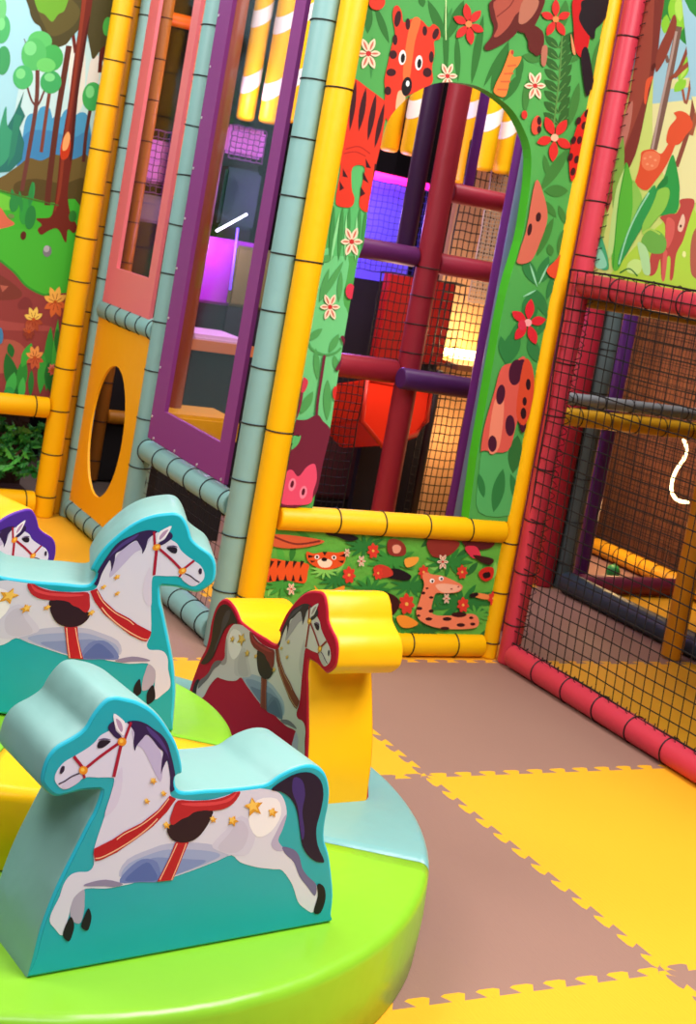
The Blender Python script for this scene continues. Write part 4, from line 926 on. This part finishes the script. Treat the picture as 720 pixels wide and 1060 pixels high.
# warm netted cubicle behind
e = empty('netted_cubicle', (3.9, 6.2, 0)); tag(e, 'beige netted tower lit warm from below behind the arch', 'tower')
bm = bmesh.new()
x0 = ony(466, 300, 6.3).x; x1 = ony(508, 300, 6.3).x
add_box(bm, (x0 - 0.06, 6.3, 0.0), (x1 + 0.02, 6.34, 2.75)); link('beige_wall', mesh_of(bm), e, [mat('#c89a6a', rough=0.7)])
bm = bmesh.new(); add_box(bm, (x0 - 0.06, 6.0, 0.84), (x1 + 0.02, 6.3, 0.87)); link('shelf', mesh_of(bm), e, [mat('#7a4a2a', rough=0.7)])
L0 = ony(455, 372, 6.1); L1 = ony(497, 382, 6.1)
bm = bmesh.new(); add_box(bm, (x0 - 0.02, 6.22, 0.88), (x1 - 0.02, 6.27, 0.93)); link('light_strip', mesh_of(bm), e, [mat('#fff0c0', emit='#ffd070', es=12.0)])
net('wall_net', 'dark net over the warm lit beige tower behind the arch', (x0 - 0.22, 6.02, 0.0), (x1 - x0 + 0.14, 0, 0), (0, 0, 2.0), 12, 44, w=0.006)
# red mat wall left of it
e = empty('red_mat', (3.4, 6.15, 0.9)); tag(e, 'deep red padded mat wall behind the arch post', 'mat')
m0 = ony(398, 300, 6.15).x; m1 = ony(468, 300, 6.15).x
bm = bmesh.new(); add_box(bm, (m0, 6.12, 0.84), (m1, 6.18, 1.27)); link('padded_board', mesh_of(bm), e, [vinyl('#a81a12')])
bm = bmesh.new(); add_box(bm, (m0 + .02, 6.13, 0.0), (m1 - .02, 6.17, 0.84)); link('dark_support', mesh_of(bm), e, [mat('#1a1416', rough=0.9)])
bm = bmesh.new(); add_tube(bm, [(m0 + .26, 6.112, 0.98 + 0.05 * math.sin(t)) if False else (m0 + .24 + 0.018 * math.cos(t), 6.112, 0.98 + 0.045 * math.sin(t)) for t in [2 * PI * k / 16 for k in range(17)]], 0.006, 6); link('grip_ring', mesh_of(bm), e, [mat('#caa050')])
net('wall_net', 'dark net in front of the deep red mat', (m0 - 0.15, 5.95, 0.72), (m1 - m0 + 0.1, 0, 0), (0, 0, 0.56), 15, 12, w=0.005)
# orange red slide mouth
e = empty('slide_trough', (3.3, 5.7, 0.3)); tag(e, 'bright orange red slide trough below the red mat', 'slide')
SLP = [ony(x, y, 5.65) for x, y in ((380,392),(446,404),(441,436),(430,450),(396,462),(374,436))]
bm = bmesh.new(); F = [bm.verts.new(p) for p in SLP]; K = [bm.verts.new(p + Vector((0, 0.4, -0.1))) for p in SLP]
bm.faces.new(F); bm.faces.new(K[::-1])
for i in range(6): bm.faces.new((F[i], F[(i + 1) % 6], K[(i + 1) % 6], K[i]))
bmesh.ops.bevel(bm, geom=bm.edges[:], offset=0.012, segments=2, affect='EDGES'); link('trough_body', mesh_of(bm), e, [mat('#e8351a', rough=0.3, spec=0.5)])
bm = bmesh.new(); add_tube(bm, SLP + [SLP[0]], 0.014, 8); link('rolled_rim', mesh_of(bm), e, [mat('#b5281a', rough=0.35)])
post('orange padded post under the slide behind the arch', 3.58, 5.85, 0.03, ORANGE, z1=0.78)
post('dark padded post right of the slide trough', ony(446, 430, 5.9).x, 5.9, 0.02, pad('#1e1418'), z1=0.84)
post('black padded post right of the warm lit tower', ony(517, 340, 5.9).x, 5.9, 0.06, pad('#1a1214'), z1=2.6)
# blue lit net box, upper left of the arch
e = empty('blue_lit_box', (3.1, 6.2, 1.3)); tag(e, 'violet blue lit netted box in the upper left of the arch', 'net box')
b0 = ony(372, 225, 6.3).x; b1 = ony(432, 225, 6.3).x; zt = ony(400, 186, 6.3).z; zb = ony(400, 262, 6.3).z
bm = bmesh.new(); add_box(bm, (b0 - 0.15, 6.3, zb - 0.15), (b1, 6.33, zt)); link('light_tinted_sheet', mesh_of(bm), e, [mat('#6a5cf4', rough=0.6)])  # violet blue glow is put into the sheet's colour
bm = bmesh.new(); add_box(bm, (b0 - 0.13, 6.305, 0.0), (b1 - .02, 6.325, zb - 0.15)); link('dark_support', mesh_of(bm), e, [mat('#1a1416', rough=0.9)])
bm = bmesh.new(); add_tube(bm, [(b0 - 0.1, 6.24, zt + 0.01), (b1 - 0.01, 6.24, zt - 0.0)], 0.022, 10); link('magenta_tube', mesh_of(bm), e, [mat('#ff40b0', emit='#ff1590', es=2.2)])
net('wall_net', 'fine net over the violet blue lit box', (b0 - 0.1, 6.2, zb - 0.1), (b1 - b0 + 0.1, 0, 0), (0, 0, zt - zb + 0.08), 14, 14, w=0.004, mt=mat('#2a1a6a'))
# dark cladding
e = empty('dark_curtain', (3, 7.0, 0)); tag(e, 'black cloth wall at the back of the play frame', 'cloth wall')
bm = bmesh.new(); n = 60; top = []; bot = []
for k in range(n + 1):
    x = 2.05 + (6.2) * k / n; y = 7.1 + 0.03 * math.sin(k * 1.9); bot.append(bm.verts.new((x, y, 0))); top.append(bm.verts.new((x, y, 3.3)))
for k in range(n): bm.faces.new((bot[k], bot[k + 1], top[k + 1], top[k]))
bmesh.ops.solidify(bm, geom=bm.faces[:], thickness=0.01); link('cloth', mesh_of(bm), e, [mat('#17101a', rough=0.9)])
net('wall_net', 'dark net low at the left of the arch opening', (2.6, 5.3, 0.0), (0.45, 0, 0), (0, 0, 0.82), 16, 22, w=0.004)
net('wall_net', 'beige net hanging under the yellow striped bags', (ony(505, 200, 6.0).x, 6.0, 1.2), (0.24, 0, 0), (0, 0, 0.9), 14, 44, w=0.006, mt=mat('#b09a84', rough=0.8))
bm = bmesh.new(); add_box(bm, (ony(500, 200, 6.6).x, 6.6, 0.0), (ony(548, 200, 6.6).x, 6.64, 2.3)); o = link('plaster_panel', mesh_of(bm), None, [mat('#8c7468', rough=0.8)]); tag(o, 'greyish beige panel behind the beige net in the arch', 'panel')

# hanging yellow bags with white bands
def bag(label, x, y, zb, r, stripes, h=1.4):
    e = empty('hanging_bag', (x, y, zb)); tag(e, label, 'hanging bag', 'yellow hanging bags with white bands')
    bm = bmesh.new(); add_rod(bm, (x, y, zb), (x, y, zb + h), r, 22, e=0.02); link('padded_tube', mesh_of(bm), e, [pad('#f6bc06')])
    bm = bmesh.new(); add_tube(bm, [(x, y, zb + h), (x, y, zb + h + 0.12)], 0.008, 6); link('hanging_cord', mesh_of(bm), e, [NETM])
    for s in stripes:
        bm = bmesh.new(); R = []
        for k in range(25):
            a = 2 * PI * k / 24; zz = zb + s + 0.9 * r * math.cos(a - 0.3)
            R.append((bm.verts.new((x + (r + 0.002) * math.cos(a), y + (r + 0.002) * math.sin(a), zz)), bm.verts.new((x + (r + 0.002) * math.cos(a), y + (r + 0.002) * math.sin(a), zz + 0.085))))
        for k in range(24): bm.faces.new((R[k][0], R[k + 1][0], R[k + 1][1], R[k][1])).smooth = True
        link('white_band', mesh_of(bm), e, [mat('#efe6e0', rough=0.5)])
for lab, X, Y, D, r, st in (
 ('yellow hanging bag at the far left of the arch top', 402, 157, 5.9, 0.045, [0.4, 0.85]),
 ('yellow hanging bag second from the left in the arch top', 424, 161, 5.8, 0.05, [0.21, 0.66]),
 ('yellow hanging bag just right of the dark red arch post', 476, 190, 6.1, 0.042, [0.36, 0.8]),
 ('yellow hanging bag right of the thin violet pole in the arch', 499, 177, 5.9, 0.048, [0.23, 0.68]),
 ('yellow hanging bag third of the close trio under the arch top', 517, 180, 5.95, 0.047, [0.21, 0.66]),
 ('yellow hanging bag at the right end of the close trio', 530, 183, 6.0, 0.042, [0.19, 0.6])):
    p = ony(X, Y, D); bag(lab, p.x, p.y, p.z, r, st)
post('thin violet pole between the yellow bags in the arch', ony(485, 190, 5.12).x, 5.12, 0.022, pad('#6a2a8c'), z0=1.72, z1=2.7)
# bags and lights behind the purple window
for lab, X, Y, D, r, st in (
 ('yellow hanging bag at the left behind the purple window', 253, 125, 6.6, 0.047, [0.17, 0.5, 0.83]),
 ('yellow hanging bag in the middle behind the purple window', 277, 128, 6.5, 0.05, [0.15, 0.48, 0.81]),
 ('yellow hanging bag at the right behind the purple window', 299, 127, 6.55, 0.035, [0.2, 0.53])):
    p = ony(X, Y, D); bag(lab, p.x, p.y, p.z, r, st, 2.2)

# ---------------------------------------------------------------- inside, seen through the left wall windows
def pbox(name, label, cat, x0, y0, x1, y1, Y, depth, mt, part='padded_block', wide=0.0):
    """padded block whose front face spans the given corners at distance Y"""
    a = ony(x0, y0, Y); b = ony(x1, y1, Y); zt, zb = a.z, b.z
    e = empty(name, (a.x, Y, max(zb, 0))); tag(e, label, cat)
    bm = bmesh.new(); add_box(bm, (min(a.x, b.x), Y, max(zb, 0.0)), (max(a.x, b.x) + wide, Y + depth, zt))
    bmesh.ops.bevel(bm, geom=bm.edges[:], offset=0.015, segments=2, affect='EDGES'); link(part, mesh_of(bm), e, [mt])
    if zb > 0.05:
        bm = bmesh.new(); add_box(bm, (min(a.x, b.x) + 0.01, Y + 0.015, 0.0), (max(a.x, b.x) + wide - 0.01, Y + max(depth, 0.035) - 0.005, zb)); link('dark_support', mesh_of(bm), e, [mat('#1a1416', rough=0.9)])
    return e
p = ony(158, 100, 6.6)
post('ochre padded post standing inside behind the pink window and oval hole', p.x, 6.6, 0.034, pad('#a8641e'), z1=2.75, tie=(0.1, 0.2))
q = ony(122, 432, 6.6)
rail('ochre padded rail crossing behind the oval crawl hole', (p.x + 0.03, 6.6, q.z), (p.x + 0.5, 6.6, q.z), 0.035, pad('#c9801c'), None)
p = ony(196, 80, 6.9)
post('orange padded post behind the right part of the pink window', p.x, 6.9, 0.04, pad('#ee6a14'), z1=2.62, tie=(0.06, 0.2))
rail('orange padded rail at the top behind the pink window', (p.x - 0.3, 6.9, ony(180, 20, 6.9).z), (p.x - 0.04, 6.9, ony(180, 20, 6.9).z), 0.035, pad('#ee6a14'), None)
p = ony(216, 200, 5.7)
post('orange brown padded post inside along the left of the purple window', p.x, 5.7, 0.036, pad('#8c4426'), z1=2.75)
pink = mat('#e884e0', rough=0.6)
pbox('pink_lit_sheet', 'pink lit sheet behind a net in the pink window', 'sheet', 148, 142, 190, 196, 6.95, 0.03, pink)
net('wall_net', 'net over the pink lit sheet in the pink window', ony(148, 198, 6.9), (0.2, 0, 0), (0, 0, 0.32), 6, 9, w=0.005, mt=mat('#6a3070'))
pbox('pink_lit_sheet', 'pink lit sheet behind a net in the purple window', 'sheet', 236, 128, 272, 166, 6.75, 0.03, pink)
net('wall_net', 'net over the pink lit sheet in the purple window', ony(236, 163, 6.7), (0.19, 0, 0), (0, 0, 0.17), 6, 6, w=0.005, mt=mat('#6a3070'))
pbox('sloping_mat', 'dark grey mat below the pink lit sheet in the pink window', 'mat', 146, 200, 186, 236, 6.6, 0.25, pad('#6a5a60'))
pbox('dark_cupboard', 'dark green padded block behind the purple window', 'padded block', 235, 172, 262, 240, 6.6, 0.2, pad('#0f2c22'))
pbox('violet_wall', 'magenta violet padded wall low behind the purple window', 'padded wall', 208, 243, 256, 320, 6.5, 0.05, pad('#9a2ab0'))
pbox('olive_panel', 'olive padded panel at the right behind the purple window', 'padded panel', 246, 254, 274, 322, 6.44, 0.04, pad('#5a5a28'))
e = pbox('lavender_step', 'step block with lavender lit top behind the purple window', 'step', 200, 345, 256, 368, 6.1, 0.35, pad('#d8b0d0'))
a = ony(199, 348, 6.08); b = ony(257, 368, 6.08)
bm = bmesh.new(); add_box(bm, (a.x, 6.07, b.z - 0.005), (b.x + .02, 6.09, a.z - 0.012)); o = link('front_band', mesh_of(bm), e, [pad('#c97a4a')])
pbox('yellow_cushion', 'yellow cushion low behind the purple window', 'cushion', 172, 428, 245, 462, 5.5, 0.3, pad('#d9a018'))
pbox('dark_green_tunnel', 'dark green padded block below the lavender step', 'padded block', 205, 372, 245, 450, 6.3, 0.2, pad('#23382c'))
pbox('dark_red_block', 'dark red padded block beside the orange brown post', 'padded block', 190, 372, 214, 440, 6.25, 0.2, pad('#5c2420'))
a = ony(224, 239, 6.4); b = ony(255, 222, 6.5)
bm = bmesh.new(); add_tube(bm, [a, b], 0.006, 8); o = link('light_rod', mesh_of(bm), None, [mat('#ffffff', emit='#e8f0ff', es=5.0)]); tag(o, 'thin white glowing rod behind the purple window', 'light')
a = ony(246, 236, 6.45); b = ony(238, 300, 6.45)
bm = bmesh.new(); add_tube(bm, [a, b], 0.006, 8); o = link('violet_rod', mesh_of(bm), None, [mat('#8060ff', emit='#6a40ff', es=1.5)]); tag(o, 'thin violet glowing rod under the white rod', 'light')
post('green padded post deep behind the oval crawl hole', ony(128, 400, 6.75).x, 6.75, 0.05, pad('#26381c'), z1=0.9)

pbox('maroon_panel', 'dark maroon panel low at the left inside the arch', 'panel', 322, 402, 392, 520, 6.25, 0.03, mat('#4a2226', rough=0.8))
# upper deck of the right bay: it shades the floor behind the net
e = empty('play_deck', (4.3, 3.4, 1.36)); tag(e, 'padded upper deck over the floor behind the black net', 'deck')
bm = bmesh.new(); add_box(bm, (3.14, 1.2, 1.365), (4.95, 4.4, 1.41)); bmesh.ops.bevel(bm, geom=bm.edges[:], offset=0.01, segments=2, affect='EDGES'); link('deck_board', mesh_of(bm), e, [pad('#7a5a3a')])
# ---------------------------------------------------------------- light
def area(name, loc, sx, sy, power, col, target=None, spread=PI):
    l = bpy.data.lights.new(name, 'AREA'); l.shape = 'RECTANGLE'; l.size = sx; l.size_y = sy; l.energy = power; l.color = col; l.spread = spread
    o = bpy.data.objects.new(name, l); C.objects.link(o); o.location = loc
    d = (Vector(target) - Vector(loc)) if target else Vector((0, 0, -1))
    o.rotation_euler = d.to_track_quat('-Z', 'Y').to_euler(); return o
def point(name, loc, power, col, r=0.05):
    l = bpy.data.lights.new(name, 'POINT'); l.energy = power; l.color = col; l.shadow_soft_size = r
    o = bpy.data.objects.new(name, l); C.objects.link(o); o.location = loc; return o
area('unseen_overhead_light', (2.6, 0.9, 3.9), 2.0, 2.2, 215, (1.0, 0.97, 0.97))
area('unseen_overhead_light', (0.2, -0.6, 3.8), 2.4, 1.6, 74, (1.0, 0.97, 1.0), (1.4, 3.6, 0.6))
area('unseen_overhead_light', (0.7, 4.3, 3.9), 1.4, 1.8, 45, (1.0, 0.94, 0.88))
area('unseen_overhead_light', (-1.0, 3.4, 3.6), 1.8, 1.8, 75, (1.0, 0.97, 0.95), (1.98, 4.9, 1.2))  # added fill aimed at the left wall to brighten it
point('warm_lamp', (4.6, 5.4, 0.95), 6, (1.0, 0.62, 0.28))
point('warm_lamp', (4.6, 5.3, 0.3), 3.5, (1.0, 0.62, 0.25))
point('warm_lamp', (ony(480, 385, 6.12).x, 6.12, 1.0), 5, (1.0, 0.72, 0.35), 0.03)
point('warm_lamp', (ony(470, 470, 6.15).x, 6.1, 0.45), 3, (1.0, 0.6, 0.28), 0.03)
point('red_mat_fill', (3.3, 5.4, 0.95), 4, (1.0, 0.6, 0.5))  # added fill for the red mat, no real lamp hangs here
point('violet_lamp', (3.3, 6.0, 1.55), 15, (0.42, 0.25, 1.0))
point('violet_lamp', (2.75, 6.3, 1.25), 5, (0.8, 0.45, 1.0))
point('pink_lamp', (2.75, 6.4, 1.95), 4, (1.0, 0.7, 1.0))
area('added_inner_light', (3.2, 4.9, 3.6), 2.2, 1.2, 60, (1.0, 0.92, 0.86), (3.2, 6.2, 1.6))  # added unseen light, lifts the dark interior behind arch and windows
w = bpy.data.worlds.new('world'); bpy.context.scene.world = w; w.use_nodes = True
w.node_tree.nodes['Background'].inputs['Color'].default_value = (0.9, 0.85, 0.82, 1); w.node_tree.nodes['Background'].inputs['Strength'].default_value = 0.25
sc = bpy.context.scene
sc.view_settings.view_transform = 'Standard'; sc.view_settings.look = 'None'; sc.view_settings.gamma = 1; sc.view_settings.use_curve_mapping = False
sc.view_settings.exposure = 0.35
